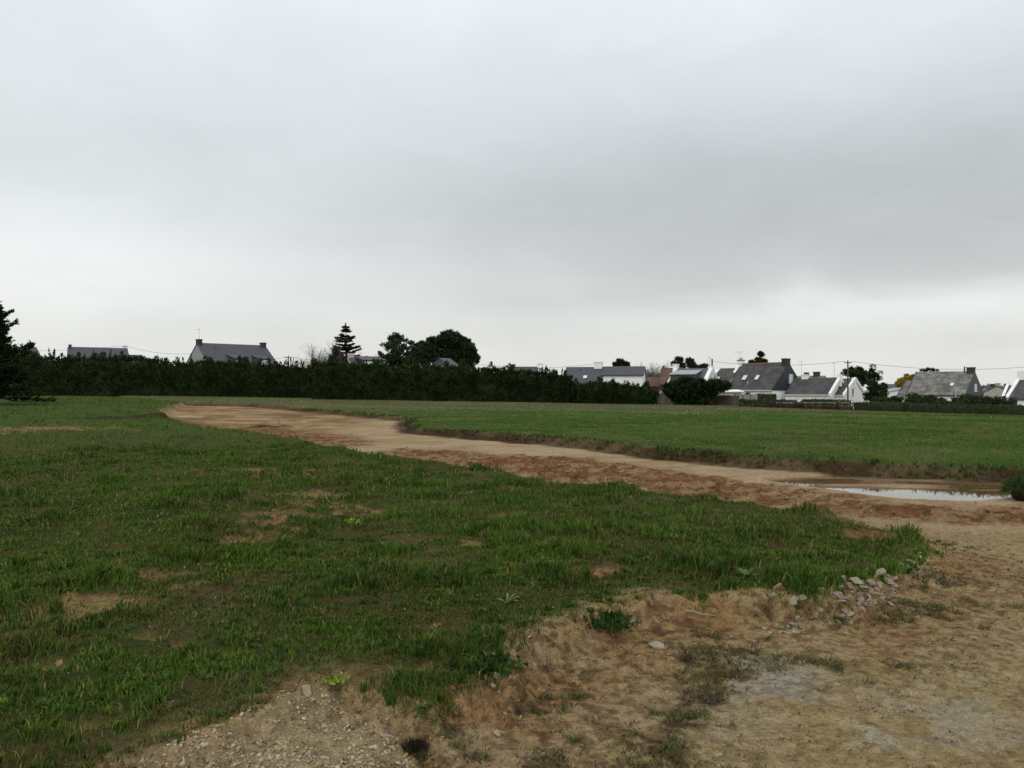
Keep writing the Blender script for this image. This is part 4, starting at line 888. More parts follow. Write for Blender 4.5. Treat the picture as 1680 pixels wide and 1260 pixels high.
bare_tree('bare_tree', 'tall narrow leafless tree between the white gable and the brown house', 1057, 122, 592, .16, 'twig', None, 5, 7, .04)
bare_tree('bare_tree', 'reddish leafless tree crown spreading left over the brown roof', 1080, 124, 590, .32, 'twig_red', None, 6, 12, .045)
bare_tree('bare_tree', 'reddish leafless tree crown behind the rust brown roof', 1095, 126, 592, .28, 'twig_red', None, 7, 10, .045)
limb_tree('pine_tree', 'tallest pine head behind the house with metal dormer', 'tree', 1114, 122, [(1114, 590, 6, 5), (1110, 597, 9, 5), (1118, 600, 9, 4)], 'pine', None, .2, .36, 60, .6, 9)
limb_tree('pine_tree', 'second pine head right beside the tallest behind the metal dormer', 'tree', 1132, 124, [(1131, 593, 6, 4.5), (1134, 599, 7, 4)], 'pine', None, .2, .36, 60, .6, 10)
limb_tree('tree', 'low dark crown left of the metal flue', 'tree', 1150, 126, [(1146, 602, 7, 3.5), (1155, 602, 6, 4)], 'pine', None, .15, .34, 60, .6, 11)
limb_tree('tree', 'dark tree with knob shaped top behind the red ridge of the largest house', 'tree', 1247, 128, [(1249, 581.5, 4.5, 4), (1246, 591, 8, 3.5), (1236, 595, 9, 3), (1254, 594, 6, 3)], 'cypress', None, .12, .34, 65, .7, 12)
limb_tree('pine_tree', 'broad dark pine behind the white gable with curved foot', 'tree', 1405, 112, [(1388, 612, 9, 5), (1402, 608, 13, 5), (1415, 614, 10, 8), (1416, 626, 8, 8), (1400, 616, 9, 5)], 'pine', None, .2, .34, 55, .55, 13, airy=.15)
limb_tree('tree', 'narrow upright evergreen with sparse top right of the white gable', 'tree', 1431, 98, [(1431, 624, 7, 11), (1430, 640, 9, 14), (1437, 636, 7, 12), (1431, 611, 5, 8), (1438, 618, 5, 7), (1427, 651, 10, 9), (1438, 652, 9, 9)], 'cypress', None, .12, .26, 50, .4, 14, airy=.05)
limb_tree('tree', 'sparse leafy tree top sticking above the narrow evergreen', 'tree', 1436, 99, [(1431, 602, 6, 4), (1441, 612, 6, 6), (1445, 622, 5, 5)], 'autumn', None, .06, .20, 16, .7, 15, airy=.75)
limb_tree('mimosa_tree', 'tree with yellow blossom left of the lichen covered roof', 'tree', 1487, 122, [(1492, 619, 10, 5), (1481, 625, 10, 5), (1475, 632, 8, 5), (1500, 621, 8, 5), (1492, 628, 10, 5)], 'mimosa', None, .14, .28, 55, .5, 16, airy=.1)
limb_tree('pine_tree', 'thin spiky treetop just above the ridge of the lichen covered roof', 'tree', 1524, 130, [(1525, 606.5, 8, 2), (1517, 608, 6, 1.5), (1533, 608, 5, 1.5)], 'cypress', None, .1, .34, 30, .8, 17, airy=.5)
for k, (px, yt, hw, lb) in enumerate([(1610, 636, 12, 'faint far treetop just right of the lichen roofed house'), (1622, 634, 9, 'faint far treetop left of the dark chimney by the cream gable')]):
    limb_tree('distant_tree', lb, 'tree', px, 210, [(px, yt + 4, hw, 5), (px - 6, yt + 9, hw, 6), (px + 6, yt + 8, hw, 6)], 'far_foliage', 'faint trees on the skyline', .2, .7, 16, .5, 20 + k)
limb_tree('tree', 'dark shrubby tree filling the gap right of the narrow evergreen', 'tree', 1449, 104, [(1449, 635, 6, 6), (1450, 645, 7, 8)], 'pine', None, .1, .3, 55, .4, 22)
# clump at the right edge beside the puddle
def edge_bush():
    (x, y), = unproj([(1694, 820)], zt); z = float(land(np.array([x]), np.array([y]))['z'][0]); o = empty('bush', (x, y, z), 'grassy earth clump with dark leaves at the right end of the puddle', 'bush'); g = np.random.default_rng(4)
    V1, F1, T1 = lump((0, 0, .14), (.38, .34, .28), g, 12); mesh_obj('earth_clod', V1, F1, M['darkweed'], o, False, T1)
    n = 1500; d = g.normal(size=(n, 3)); d[:, 2] = np.abs(d[:, 2]) * .8; d /= np.linalg.norm(d, axis=1)[:, None]; P = d * [.37, .33, .30] + [0, 0, .12]
    dd = d * .5 + g.normal(0, .5, (n, 3)) + [0, 0, .35]; Vv, Ff, Tt = sprays(P * [1.15, 1.1, .9], dd, g.uniform(.06, .20, n), g.uniform(.008, .016, n), tints(n, .7, 1.6, g), g); mesh_obj('leaves', Vv, Ff, M['tuftgreen'], o, col=Tt)
edge_bush()

# ================================================================== ground cover and small things
def hsample(X, Y): return land(X, Y)
gg = np.random.default_rng(21)
def scatter(n, r0, r1, azmax=37.5, power=1.0):
    az0, az1 = azmax if isinstance(azmax, tuple) else (-azmax, azmax)
    """points in the viewed wedge, density ~ r^-power per area"""
    u = gg.random(n)
    if abs(power - 2) < 1e-6: r = r0 * (r1 / r0) ** u
    else:
        p = 2 - power; r = (r0 ** p + u * (r1 ** p - r0 ** p)) ** (1 / p)
    a = np.radians(gg.uniform(az0, az1, n)); return r * np.sin(a), r * np.cos(a)
def blade_mesh(X, Y, Z, h, w, lean, tint, seg2=True):
    n = len(X); a = gg.uniform(0, 2 * np.pi, n); dx, dy = np.cos(a), np.sin(a); b = gg.uniform(0, 2 * np.pi, n) ; sx, sy = -np.sin(b), np.cos(b)
    B = np.stack([X, Y, Z], -1); S = np.stack([sx * w / 2, sy * w / 2, 0 * w], -1); Ld = np.stack([dx * lean * h, dy * lean * h, 0 * h], -1)
    if seg2:
        Mi = B + Ld * .35 + np.stack([0 * h, 0 * h, h * .6], -1); T = B + Ld + np.stack([0 * h, 0 * h, h * (1 - .35 * lean)], -1)
        Vv = np.stack([B - S, B + S, Mi + S * .8, Mi - S * .8, T], 1).reshape(-1, 3); k = np.arange(n)[:, None] * 5
        return Vv, [k + [0, 1, 2, 3], k + [3, 2, 4]], np.repeat(tint, 5, 0)
    T = B + Ld + np.stack([0 * h, 0 * h, h], -1); Vv = np.stack([B - S, B + S, T], 1).reshape(-1, 3); k = np.arange(n)[:, None] * 3
    return Vv, [k + [0, 1, 2]], np.repeat(tint, 3, 0)
def grass_mat(t, b, v):
    t.l.new(attr(t), b.inputs['Base Color']); b.inputs['Roughness'].default_value = .7; b.inputs['Specular IOR Level'].default_value = .07
M['grass'] = material('grass_blades', grass_mat)
GREEN = np.array([.052, .104, .012]); YEL = np.array([.108, .132, .022]); DRY = np.array([.22, .17, .07]); DEEP = np.array([.034, .070, .010])
def grass(name, label, n, r0, r1, w0, hmul, power, seg2, which):
    X, Y = scatter(n, r0, r1, power=power)
    # clumping: pull part of the blades towards tuft centres
    if r1 < 20:
        k = gg.random(len(X)) < .45; cell = .16; cx = (np.floor(X / cell) + .5 + (vnoise(np.floor(X / cell) * 1.7, np.floor(Y / cell) * 1.3, 3) - .5)) * cell; cy = (np.floor(Y / cell) + .5 + (vnoise(np.floor(X / cell) * 1.1, np.floor(Y / cell) * 1.9, 4) - .5)) * cell
        X = np.where(k, X + (cx - X) * .7, X); Y = np.where(k, Y + (cy - Y) * .7, Y)
    Lm = hsample(X, Y); tuft = sstep(.45, .72, fbm(X, Y, .55, 3, 2)); patchy = fbm(X, Y, .30, 3, 5)
    keep = gg.random(len(X)) < Lm['g'] * (.25 + .75 * sstep(.36, .54, patchy))
    if which == 'near': keep &= Lm['kf'] < .5
    else: keep &= Lm['kf'] > .15
    X, Y, tuft, patchy = X[keep], Y[keep], tuft[keep], patchy[keep]; Lm = {k_: v_[keep] for k_, v_ in Lm.items()}; m = len(X); r = Lm['r']
    if which == 'near':
        h = (.028 + .115 * tuft ** 1.5 * gg.uniform(.4, 1.4, m) + .03 * gg.random(m)) * hmul * (1 - .5 * Lm['thin'])
        h = h * (1 - .45 * sstep(.5, .1, Lm['sn']) * sstep(8, 6, r)) * (1 + .6 * sstep(.7, .15, Lm['sn']) * sstep(11, 16, r))       # taller fringe on the track side
    else: h = (.05 + .05 * tuft * gg.random(m)) * hmul
    w = w0 * gg.uniform(.6, 1.3, m) * np.maximum(r / r0, 1) ** .75
    q = fbm(X, Y, 1.4, 3, 3)[:, None]; q2 = fbm(X, Y, .18, 2, 6)[:, None]; rr = gg.random((m, 1))
    c = GREEN * (1 - sstep(.35, .65, q)) + DEEP * sstep(.35, .65, q); c = c + (YEL - c) * (sstep(.55, .8, q2) * .55 + (rr < .12) * .5) * (1 - .5 * tuft[:, None])
    c = c + (DRY - c) * ((gg.random((m, 1)) < .06 + .25 * Lm['thin'][:, None]) * .8)
    if which == 'field':
        strip = sstep(55, 66, Y + 6 * (fbm(X, Y, 6, 3, 5) - .5) + .06 * np.abs(X))[:, None]
        c = np.array([.044, .102, .011]) + (np.array([.080, .112, .018]) - np.array([.044, .102, .011])) * sstep(.4, .65, q) * .8 + 0 * rr; c = c + (np.array([.115, .115, .046]) - c) * strip * .85
    else:
        farr = sstep(18, 40, r)[:, None]; c = c + (np.array([.052, .098, .014]) - c) * farr * .7
    ms = sstep(.54, .66, fbm(X, Y, .38, 3, 7))[:, None] * (which == 'near'); c = c + (np.array([.085, .080, .022]) - c) * ms * .55; h = h * (1 - .45 * ms[:, 0])
    c = c * (1 + .9 * (fbm(X, Y * 1.4, 3.5, 4, 1) - .5) * (which == 'field'))[:, None]
    c = c * gg.uniform(.65, 1.35, (m, 1))
    Vv, Fl, T = blade_mesh(X, Y, Lm['z'] - .006, h, w, gg.uniform(.1, .9, m), c, seg2)
    return tag(mesh_obj(name, Vv, Fl, M['grass'], col=T), label, 'grass', None, 'stuff')
grass('grass', 'rough dark green grass with longer tufts on the near plot', 330000, 2.7, 8.5, .0042, 1.0, 1.0, True, 'near')
grass('grass', 'rough green grass farther back on the near plot', 420000, 8.5, 24, .009, 1.0, 1.3, True, 'near')
grass('grass', 'distant grass of the near plot towards the hedge', 200000, 24, 95, .028, 1.0, 1.4, False, 'near')
grass('grass', 'short even grass of the raised field beyond the track', 560000, 14, 100, .012, 1.0, 1.5, False, 'field')

# grass fringe and weeds hanging over banks are part of the above; seedlings and dead weeds on bare soil
def litter(name, label, n, r0, r1, power, cond, hfun, wfun, cols, azmax=37.5, mat='grass'):
    X, Y = scatter(n, r0, r1, azmax, power); Lm = hsample(X, Y); keep = gg.random(len(X)) < cond(X, Y, Lm); X, Y = X[keep], Y[keep]; z = Lm['z'][keep]; r = Lm['r'][keep]; m = len(X)
    c = np.array(cols)[gg.integers(0, len(cols), m)] * gg.uniform(.7, 1.3, (m, 1)); k = 5
    Xr = np.repeat(X, k) + gg.normal(0, .012, m * k); Yr = np.repeat(Y, k) + gg.normal(0, .012, m * k); rr = np.repeat(r, k)
    Vv, Fl, T = blade_mesh(Xr, Yr, np.repeat(z, k) - .004, hfun(m * k, rr), wfun(m * k, rr), gg.uniform(.6, 2.2, m * k), np.repeat(c, k, 0), True)
    return tag(mesh_obj(name, Vv, Fl, M[mat], col=T), label, 'plants', None, 'stuff')
litter('seedlings', 'sparse dried seedlings and weed specks on the bare sandy soil', 22000, 2.7, 16, 1.3,
       lambda X, Y, L_: L_['open'] * (1 - L_['kp']) * (.25 + .75 * sstep(.5, .68, fbm(X, Y, .5, 3, 4))) * (.12 + .88 * sstep(2.6, .1, -L_['sn'])) * (1 - L_['kh'] * .7),
       lambda n, r: gg.uniform(.006, .028, n), lambda n, r: gg.uniform(.003, .006, n) * np.maximum(r / 5, 1), [(.07, .045, .025), (.09, .06, .03), (.06, .07, .025), (.05, .035, .02), (.11, .085, .045)])
litter('bank_weeds', 'tufts of mixed weeds clinging to the crumbling bank', 80000, 2.8, 13, 1.2,
       lambda X, Y, L_: (sstep(1.1, .2, np.abs(L_['sn'] + .25)) * sstep(.54, .66, fbm(X, Y, .15, 3, 6)) * sstep(.40, .55, fbm(X, Y, .7, 2, 1)) + .75 * L_['band'] * sstep(.42, .6, fbm(X, Y, .12, 3, 6))) * (1 - L_['kf']) * (1 - L_['kh']),
       lambda n, r: gg.uniform(.015, .06, n), lambda n, r: gg.uniform(.003, .006, n) * np.maximum(r / 6, 1), [(.05, .085, .018), (.07, .10, .02), (.11, .085, .035), (.08, .052, .03), (.06, .04, .025)])

litter('bank_grass', 'grass hanging over the edge of the raised field bank', 150000, 13, 62, 1.6,
       lambda X, Y, L_: sstep(-.46, -.12, L_['sf']) * sstep(.35, .1, L_['sf']) * (.3 + .7 * sstep(.40, .60, fbm(X, Y, .8, 3, 2))),
       lambda n, r: gg.uniform(.04, .17, n), lambda n, r: .010 * np.maximum(r / 14, 1) * gg.uniform(.6, 1.3, n), [(.035, .065, .014), (.028, .05, .012), (.05, .08, .02), (.05, .042, .02)])
# ------------------------------------------------------------------ stones
def stone_geo(g, sub=1):
    """irregular faceted stone, unit size"""
    import bmesh
    bm = bmesh.new(); bmesh.ops.create_icosphere(bm, subdivisions=sub, radius=.5)
    pl = [(Vector(g.normal(size=3)).normalized(), g.uniform(.14, .34)) for _ in range(13)]
    for v in bm.verts:
        for n_, d in pl:
            k = v.co.dot(n_)
            if k > d: v.co -= n_ * (k - d)
        v.co *= 1 + g.normal(0, .012 if sub > 1 else .03)
    bm.verts.ensure_lookup_table(); Vv = np.array([v.co[:] for v in bm.verts]); Fc = np.array([[q.index for q in f.verts] for f in bm.faces]); bm.free(); return Vv, Fc
gs_ = np.random.default_rng(33)
STG = [stone_geo(gs_, 1) for _ in range(12)]; STB = [stone_geo(gs_, 3) for _ in range(6)]
def stone_mat(name, c1, c2, c3=None):
    def bd(t, b, v):
        n = t.noise(v, 30, 5, .65); n2 = t.noise(v, 110, 4); col = t.mix(t.rng(n, .4, .62, 0, 1), c1, c2)
        if c3: col = t.mix(t.rng(t.noise(v, 12, 3), .44, .54, 0, 1), col, c3)
        col = t.mix(t.rng(n2, .3, .7, 0, .6), col, (.13, .09, .05)); t.l.new(col, b.inputs['Base Color']); b.inputs['Roughness'].default_value = .9
        t.l.new(t.bump(n2, .5, .02), b.inputs['Normal'])
    return material(name, bd)
M['stone_pale'] = stone_mat('pale_limestone', (.27, .225, .165), (.37, .325, .25)); M['stone_pink'] = stone_mat('pinkish_stone', (.19, .14, .10), (.27, .21, .155))
M['stone_rust'] = stone_mat('grey_stone_with_rust', (.24, .23, .21), (.32, .30, .27), (.17, .075, .035)); M['stone_brown'] = stone_mat('brown_stone', (.20, .12, .06), (.28, .19, .11))
M['gravel'] = material('gravel', lambda t, b, v: (t.l.new(t.mix(1, attr(t), t.ramp(t.noise(v, 60, 3), [(.3, (.75, .75, .75)), (.7, (1.15, 1.15, 1.15))]), 'MULTIPLY'), b.inputs['Base Color']), setattr(b.inputs['Roughness'], 'default_value', .9)))
def gravel(name, label, n, r0, r1, power, cond, smin, smax, cols, azmax=37.5):
    X, Y = scatter(n, r0, r1, azmax, power); Lm = hsample(X, Y); keep = gg.random(len(X)) < cond(X, Y, Lm); X, Y = X[keep], Y[keep]; z = Lm['z'][keep]; m = len(X); r = Lm['r'][keep]
    c = np.array(cols)[gg.integers(0, len(cols), m)] * gg.uniform(.75, 1.2, (m, 1)); s = smin * (smax / smin) ** (gg.random(m) ** 2.2)
    kind = gg.integers(0, 12, m); parts = []
    for q in range(12):
        I = np.where(kind == q)[0]; v0, f0 = STG[q]; nn = len(I)
        if not nn: continue
        Rz = gg.uniform(0, 6.28, nn); tl = gg.normal(0, .5, (nn, 2)); sc3 = np.stack([gg.uniform(.8, 1.3, nn), gg.uniform(.6, 1.0, nn), gg.uniform(.4, .8, nn)], -1)
        v = v0[None] * sc3[:, None] * s[I][:, None, None]; cz, sz = np.cos(Rz)[:, None], np.sin(Rz)[:, None]
        v = np.stack([v[..., 0] * cz - v[..., 1] * sz, v[..., 0] * sz + v[..., 1] * cz, v[..., 2] + v[..., 0] * tl[:, :1]], -1)
        v = v + np.stack([X[I], Y[I], z[I] + s[I] * .08], -1)[:, None]; k = len(v0); Fq = (f0[None] + (np.arange(nn) * k)[:, None, None]).reshape(-1, 3)
        parts.append((v.reshape(-1, 3), Fq, np.repeat(c[I], k, 0)))
    Vv, Ff, T = join(parts); return tag(mesh_obj(name, Vv, Ff, M['gravel'], col=T), label, 'gravel', None, 'stuff')
PALE = [(.35, .28, .17), (.40, .34, .23), (.28, .21, .12), (.33, .27, .19), (.26, .17, .08)]
gravel('gravel', 'pale chalky gravel heaped at the bottom of the picture', 40000, 2.8, 4.7, 1.0, lambda X, Y, L_: L_['kh'] * (.3 + .7 * sstep(.4, .6, fbm(X, Y, .25, 3, 2))), .004, .045, PALE, (-30, -6))
gravel('clods', 'crumbled orange brown earth along the bank of the near grass', 30000, 3, 12, 1.2, lambda X, Y, L_: sstep(.6, .1, np.abs(L_['sn'] + .05)) * (1 - L_['kh']) * (1 - L_['kf']) * sstep(.35, .6, fbm(X, Y, .4, 3, 1)), .005, .045, [(.21, .125, .06), (.26, .16, .085), (.16, .09, .045), (.30, .22, .13), (.11, .065, .035)])
gravel('gravel', 'loose grit and pebbles scattered over the sandy ground', 110000, 2.7, 16, 1.5, lambda X, Y, L_: L_['open'] * (1 - L_['kp']) * (.15 + .6 * sstep(.45, .7, fbm(X, Y, .6, 3, 1))) + .5 * L_['bank'] * (1 - L_['kh']) * (L_['r'] < 13), .003, .017, PALE + [(.15, .10, .055), (.12, .08, .05), (.10, .075, .05), (.08, .06, .04)], (-30, 37.5))
gravel('clods', 'reddish brown clods of churned soil along the track', 52000, 7, 34, 1.5, lambda X, Y, L_: np.clip(L_['ch'] * (.25 + .75 * L_['clod']) * (1 - L_['kp']), 0, 1), .02, .11, [(.13, .054, .028), (.16, .072, .036), (.10, .045, .026), (.18, .10, .055)])
gravel('clods', 'dark crumbled earth on the bank of the raised field', 26000, 12, 60, 1.3, lambda X, Y, L_: L_['bankf'] * .8, .03, .10, [(.09, .05, .03), (.12, .07, .045), (.07, .045, .028), (.16, .09, .055)])
gravel('pebbles', 'tiny white pebbles dotted over the far grass strip', 14000, 36, 88, 1.0, lambda X, Y, L_: L_['kf'] * sstep(.48, .60, fbm(X, Y * 2, 5, 3, 2)) * (X > -28) * (X < 30) * sstep(45, 55, Y) * .8, .05, .14, [(.5, .48, .45), (.4, .38, .35), (.55, .53, .5)])
gravel('pebbles', 'tiny pale stones and daisies in the near grass', 2600, 4, 30, 1.4, lambda X, Y, L_: L_['kn'] * (1 - L_['kh']) * .35, .010, .032, [(.42, .40, .36), (.35, .31, .25)])
gravel('clods', 'crumbs of pale earth lying in the bare patches of grass', 22000, 2.8, 16, 1.2, lambda X, Y, L_: L_['bare'] * L_['kn'] * (1 - L_['kh']), .006, .035, [(.25, .17, .09), (.28, .19, .12), (.20, .12, .07), (.30, .24, .14)])

def place_stone(label, px, py, wpx, hpx, mat, cat='stone', group=None, tilt=0, seed=0, up=None, zf=z_near):
    g = np.random.default_rng(seed + 400)
    (x, y), = unproj([(px, py)], lambda X, Y: float(land(np.array([float(X)]), np.array([float(Y)]))['z'][0]) if True else 0, 7, .85)
    z = float(land(np.array([x]), np.array([y]))['z'][0]); u = y / F; v0, f0 = STB[seed % 6]; v0 = v0 / np.ptp(v0, axis=0)
    v = v0 * [wpx * u, wpx * u * .8, hpx * u]; a = R(tilt); v = np.stack([v[:, 0] * math.cos(a) - v[:, 2] * math.sin(a), v[:, 1], v[:, 0] * math.sin(a) + v[:, 2] * math.cos(a)], -1)
    v += v0 * 0; o = mesh_obj('stone', v, f0, M[mat], loc=(x, y, z + hpx * u * .10), smooth=False); tag(o, label, cat, group); return o
UN = [('grey stone with rust red flank standing in the grass left of the rubble', 1277, 968, 26, 34, 'stone_rust', -35), ('small cream stone lying against the rust red stone', 1270, 978, 14, 10, 'stone_pale', 20),
      ('upright pale block stone with a rounded head, first of the rubble row', 1301, 984, 14, 22, 'stone_pale', -12), ('largest cream boulder at the top right of the rubble', 1441, 945, 22, 17, 'stone_pale', 10),
      ('rectangular cream stone on the grass lip above the rubble', 1405, 958, 22, 12, 'stone_pale', 4), ('rounded cream stone left of the rectangular one on the grass lip', 1386, 953, 13, 13, 'stone_pale', 0),
      ('long slanting grey pink slab in the middle of the rubble', 1397, 985, 32, 12, 'stone_pink', -35), ('upright grey pink shard right of the slanting slab', 1411, 978, 12, 20, 'stone_pink', -20),
      ('long pale shard on the left slope of the rubble', 1374, 982, 22, 9, 'stone_pink', -40), ('square pale stone perched at the left shoulder of the rubble', 1378, 968, 13, 13, 'stone_pale', 15),
      ('buff stone wedged under the rectangular stone', 1394, 972, 12, 13, 'stone_brown', 0), ('grey stone leaning above the far end of the rubble', 1432, 958, 14, 18, 'stone_pink', 25),
      ('pale stone at the upper left of the largest cream boulder', 1428, 940, 14, 10, 'stone_pale', -8), ('thin dark grey shard at the foot of the upright block', 1317, 1004, 20, 8, 'stone_pink', -38),
      ('orange brown rounded stone under dark leaves near the grass edge', 776, 1090, 20, 18, 'stone_brown', 0), ('small bright white pebble right of the gravel heap', 703, 1130, 7, 6, 'stone_pale', 0),
      ('round pinkish cobble on top of the gravel heap', 504, 1152, 19, 18, 'stone_pale', 0), ('flat blue grey cobble on the gravel heap', 566, 1177, 18, 14, 'stone_pale', -15), ('pale round cobble on the right of the gravel heap', 633, 1210, 20, 16, 'stone_pale', 0),
      ('ochre cobble on the left of the gravel heap', 410, 1228, 16, 13, 'stone_brown', 0), ('white chalk lump on the gravel heap left of centre', 440, 1206, 12, 12, 'stone_pale', 0),
      ('cream angular stone lying in the left grass', 262, 848, 12, 9, 'stone_pale', 20), ('yellowish stone low in the left foreground grass', 100, 1091, 16, 10, 'stone_brown', 25),
      ('pale flat stone half buried near the sandy bank', 1078, 1062, 26, 12, 'stone_pale', 5), ('white flat stone in the grass near the hollow at the tip of the grass', 1486, 893, 14, 6, 'stone_pale', 0),
      ('tiny bright stone on the rim of the hollow at the tip of the grass', 1462, 872, 8, 5, 'stone_pale', 0), ('elongated pale stone lying on the bare bottom ground', 815, 1205, 16, 9, 'stone_pale', -30),
      ('bluish chalk lump on the bare ground at the bottom right', 1178, 1240, 13, 9, 'stone_pale', 0)]
for k, (lb, px, py, wp, hp, mt, tl) in enumerate(UN): place_stone(lb, px, py, wp, hp, mt, tilt=tl, seed=k)
gr = np.random.default_rng(8)
for k in range(95):
    t = gr.random(); px = 1290 + 205 * t + gr.normal(0, 6); py = 1004 - 62 * t + gr.normal(0, 8) + (10 if t > .35 else 0)
    if k > 60: px = 1360 + 110 * gr.random(); py = 1006 - (px - 1360) * .24 + gr.normal(0, 6)
    place_stone('small angular stone in the rubble spilling from the end of the grass', px, py, gr.uniform(6, 18), gr.uniform(5, 11), ['stone_pale', 'stone_pink', 'stone_pink'][k % 3], group='small stones of the rubble spill', tilt=gr.normal(0, 30), seed=100 + k)
for k in range(16):
    place_stone('flat whitish flake in the little group on the sand below the rubble', 1268 + gr.normal(14, 18), 1040 + gr.normal(0, 6), gr.uniform(6, 14), gr.uniform(3, 5), 'stone_pale', group='flakes lying on the sand', tilt=gr.normal(0, 14), seed=300 + k)
for k in range(14):
    place_stone('pale small stone among the grass at the far tip of the grass edge', 1506 + gr.normal(0, 16), 925 - gr.normal(0, 8), gr.uniform(6, 13), gr.uniform(4, 8), 'stone_pale', group='stones at the far tip of the grass', tilt=gr.normal(0, 20), seed=400 + k)
for k in range(12):
    place_stone('pale pebble beside the dark leaves at the corner of the grass bank', 815 + gr.normal(0, 6), 1110 + gr.normal(0, 14), gr.uniform(5, 10), gr.uniform(5, 8), 'stone_pale', group='pebbles at the corner of the grass bank', tilt=0, seed=500 + k)

# ------------------------------------------------------------------ individual plants
def spot(px, py):
    (x, y), = unproj([(px, py)], lambda X, Y: float(land(np.array([float(X)]), np.array([float(Y)]))['z'][0]), 7, .85); return x, y, float(land(np.array([x]), np.array([y]))['z'][0])
def weed(label, px, py, wpx, hpx, mat, seed=0, n=160, name='weed', lw=.35, ll=.4, group=None, flatn=.7):
    x, y, z = spot(px, py); u = y / F; g = np.random.default_rng(seed + 600); o = empty(name, (x, y, z), label, 'plant', group); st = MB(); parts = []
    for k in range(7):
        a = g.uniform(0, 6.28); q_ = g.random(); e = Vector((math.cos(a) * wpx * u * .45 * q_, math.sin(a) * wpx * u * .45 * q_, hpx * u * g.uniform(.1, .75) * (1 - .5 * q_))); st.tube((0, 0, -.01), e, .0025, .0015, 4)
        m = n // 7; c = np.array(e); d = g.normal(size=(m, 3)); d[:, 2] = np.abs(d[:, 2]) * flatn; d /= np.linalg.norm(d, axis=1)[:, None]
        sz = .20 * wpx * u; c = c * [1, 1, 0] + [0, 0, .005]; parts.append(sprays(c + np.concatenate([g.normal(0, .9, (m, 2)), np.abs(g.normal(0, .35, (m, 1))) * hpx / wpx], 1) * sz, d * .6 + g.normal(0, .45, (m, 3)) + [0, 0, .35], sz * ll * g.uniform(.6, 1.4, m) * 2, sz * lw * g.uniform(.7, 1.3, m) * 2, tints(m, .6, 1.25, g), g))
    st.build('stem', M[mat], o); Vv, Ff, T = join(parts); mesh_obj('leaves', Vv, Ff, M[mat], o, col=T); return o
weed('bright yellow green weed in the grass left of the orange brown stone', 706, 1046, 26, 22, 'weedgreen', 1)
weed('small bright yellow green weed beside the larger one near the orange brown stone', 675, 1060, 16, 12, 'weedgreen', 2, 90)
weed('bright yellow green weed above the gravel heap', 548, 1120, 30, 26, 'weedgreen', 3)
weed('bright yellow green weed in the middle of the left grass beside bare patches', 578, 858, 34, 18, 'weedgreen', 4)
weed('tiny yellow green weed left of the silvery plant in the central grass', 638, 963, 16, 12, 'weedgreen', 5, 90)
weed('bright yellow green weed cut by the left edge of the picture', 4, 1152, 26, 22, 'weedgreen', 6)
weed('yellow green flower specks in the grass at the upper left', 355, 862, 10, 7, 'weedgreen', 7, 60)
weed('dark withered weed in the notch right of the gravel heap', 690, 1235, 44, 24, 'darkweed', 8, 600, lw=.06, ll=.8)
weed('broad dark leafed plant at the corner of the grass bank', 795, 1095, 70, 50, 'tuftgreen', 9, 400)
weed('dark bushy weed on the lip of the sandy bank', 1000, 1024, 96, 30, 'tuftgreen', 10, 900, lw=.12, ll=.34)
weed('round dark weed tuft at the foot of the sandy bank', 1128, 1085, 40, 24, 'autumn', 11, 220, lw=.05, ll=.9)
weed('small green tuft at the lower left of the rubble', 1378, 1020, 26, 10, 'tuftgreen', 12, 260, lw=.08, ll=.6)
weed('straggly weed on the sand near the bottom centre', 1150, 1150, 60, 12, 'autumn', 13, 180, lw=.04, ll=.8)
weed('small reddish dark weed on the sand right of the notch', 848, 1172, 26, 10, 'autumn', 14, 240, lw=.05, ll=.8)
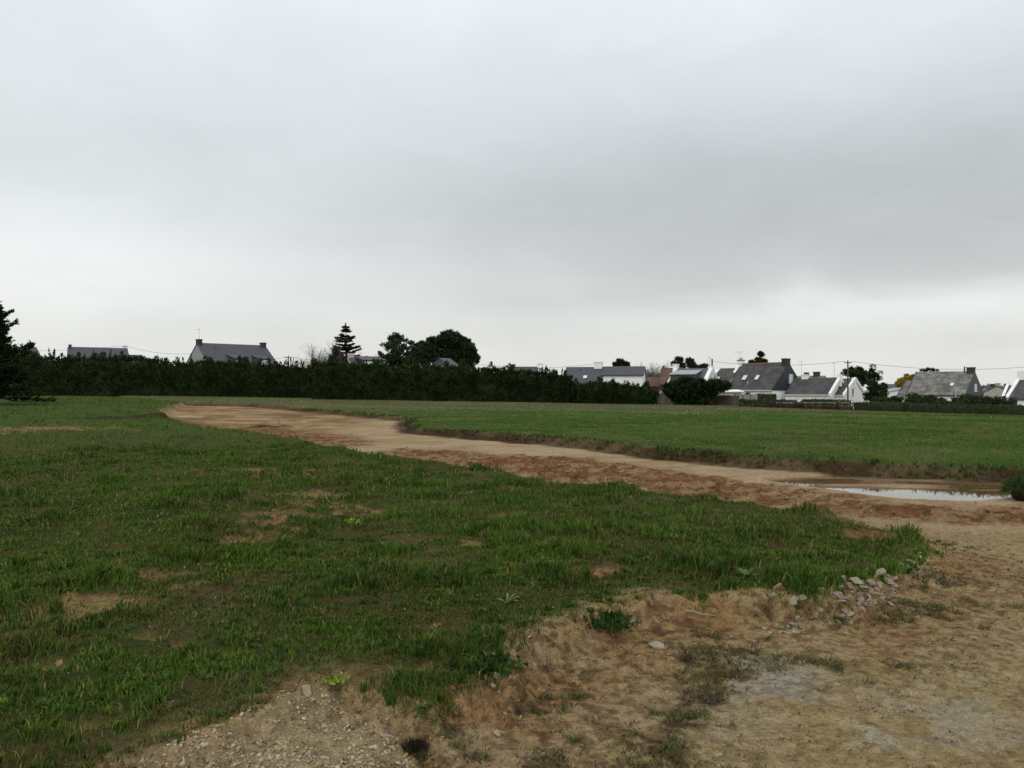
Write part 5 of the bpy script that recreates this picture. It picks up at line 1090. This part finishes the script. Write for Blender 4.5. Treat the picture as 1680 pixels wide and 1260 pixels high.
def rosette(label, px, py, rpx, mat, seed, n=11, up=.6, group=None):
    x, y, z = spot(px, py); u = y / F; g = np.random.default_rng(seed + 60); r = rpx * u; parts = []
    for k in range(n):
        a = 6.28 * k / n + g.normal(0, .2); l = r * g.uniform(.7, 1.15); e = g.uniform(.2, 1) * up; w_ = l * g.uniform(.2, .3); pts = []
        for s, ww in ((0, .15), (.3, .8), (.6, 1), (.85, .6), (1, 0.02)):
            c = np.array([math.cos(a) * l * s, math.sin(a) * l * s, l * (e * s * 1.5 - .9 * e * s * s)]); sd_ = np.array([-math.sin(a), math.cos(a), 0]) * w_ * ww / 2; pts += [c - sd_, c + sd_]
        v = np.array(pts); f = []
        for s in range(4): f += [[2*s, 2*s+1, 2*s+3], [2*s, 2*s+3, 2*s+2]]
        parts.append((v, np.array(f), np.tile(tints(1, .7, 1.3, g), (10, 1))))
    Vv, Ff, T = join(parts); return tag(mesh_obj('leafy_plant', Vv, Ff, M[mat], col=T, loc=(x, y, z), smooth=True), label, 'plant', group)
rosette('broad leafed plant with arching silvery leaves in the central grass', 832, 990, 22, 'silverleaf', 1, n=8, up=1.5)
rosette('pale broad leaved plant in the grass behind the right part of the sandy bank', 1020, 872, 18, 'broadleaf', 2, up=1.2)
rosette('broad leaved plant with upright leaves left of the grey stone with rust flank', 1225, 950, 24, 'broadleaf', 3, up=1.4)
rosette('small leafy plant in the gap right of the rubble', 1490, 942, 20, 'broadleaf', 4, up=1.2)
gr = np.random.default_rng(12)
for k in range(60):
    rr_ = 3.2 * (14 / 3.2) ** gr.random(); a_ = R(gr.uniform(-33, 33)); X_1, Y_1 = rr_ * math.sin(a_), rr_ * math.cos(a_); l_ = land(np.array([X_1]), np.array([Y_1]))
    if l_['g'][0] < .5 or l_['kf'][0] > .3: continue
    px_ = 840 + X_1 / Y_1 * F; py_ = HZ + (EYE - l_['z'][0]) / Y_1 * F
    if py_ > 1300: continue
    rosette('low broad leaved weed lying flat in the near grass', px_, py_, F / Y_1 * gr.uniform(.03, .07), 'broadleaf', 100 + k, n=int(gr.integers(7, 12)), up=gr.uniform(.3, 1), group='low broad leaved weeds in the near grass')
# stick on the sandy bank
x, y, z = spot(1150, 1018); m = MB(); m.poly([Vector((-.11, 0, .04)), Vector((-.05, .01, .034)), Vector((.01, -.01, .018)), Vector((.06, .0, .012)), Vector((.11, .02, .0))], [.008, .009, .007, .006, .004], 7); tag(m.build('stick', M['palewood'], loc=(x, y, z + .02)), 'pale broken stick lying on the sandy bank', 'stick')
x, y, z = spot(1600, 1100)
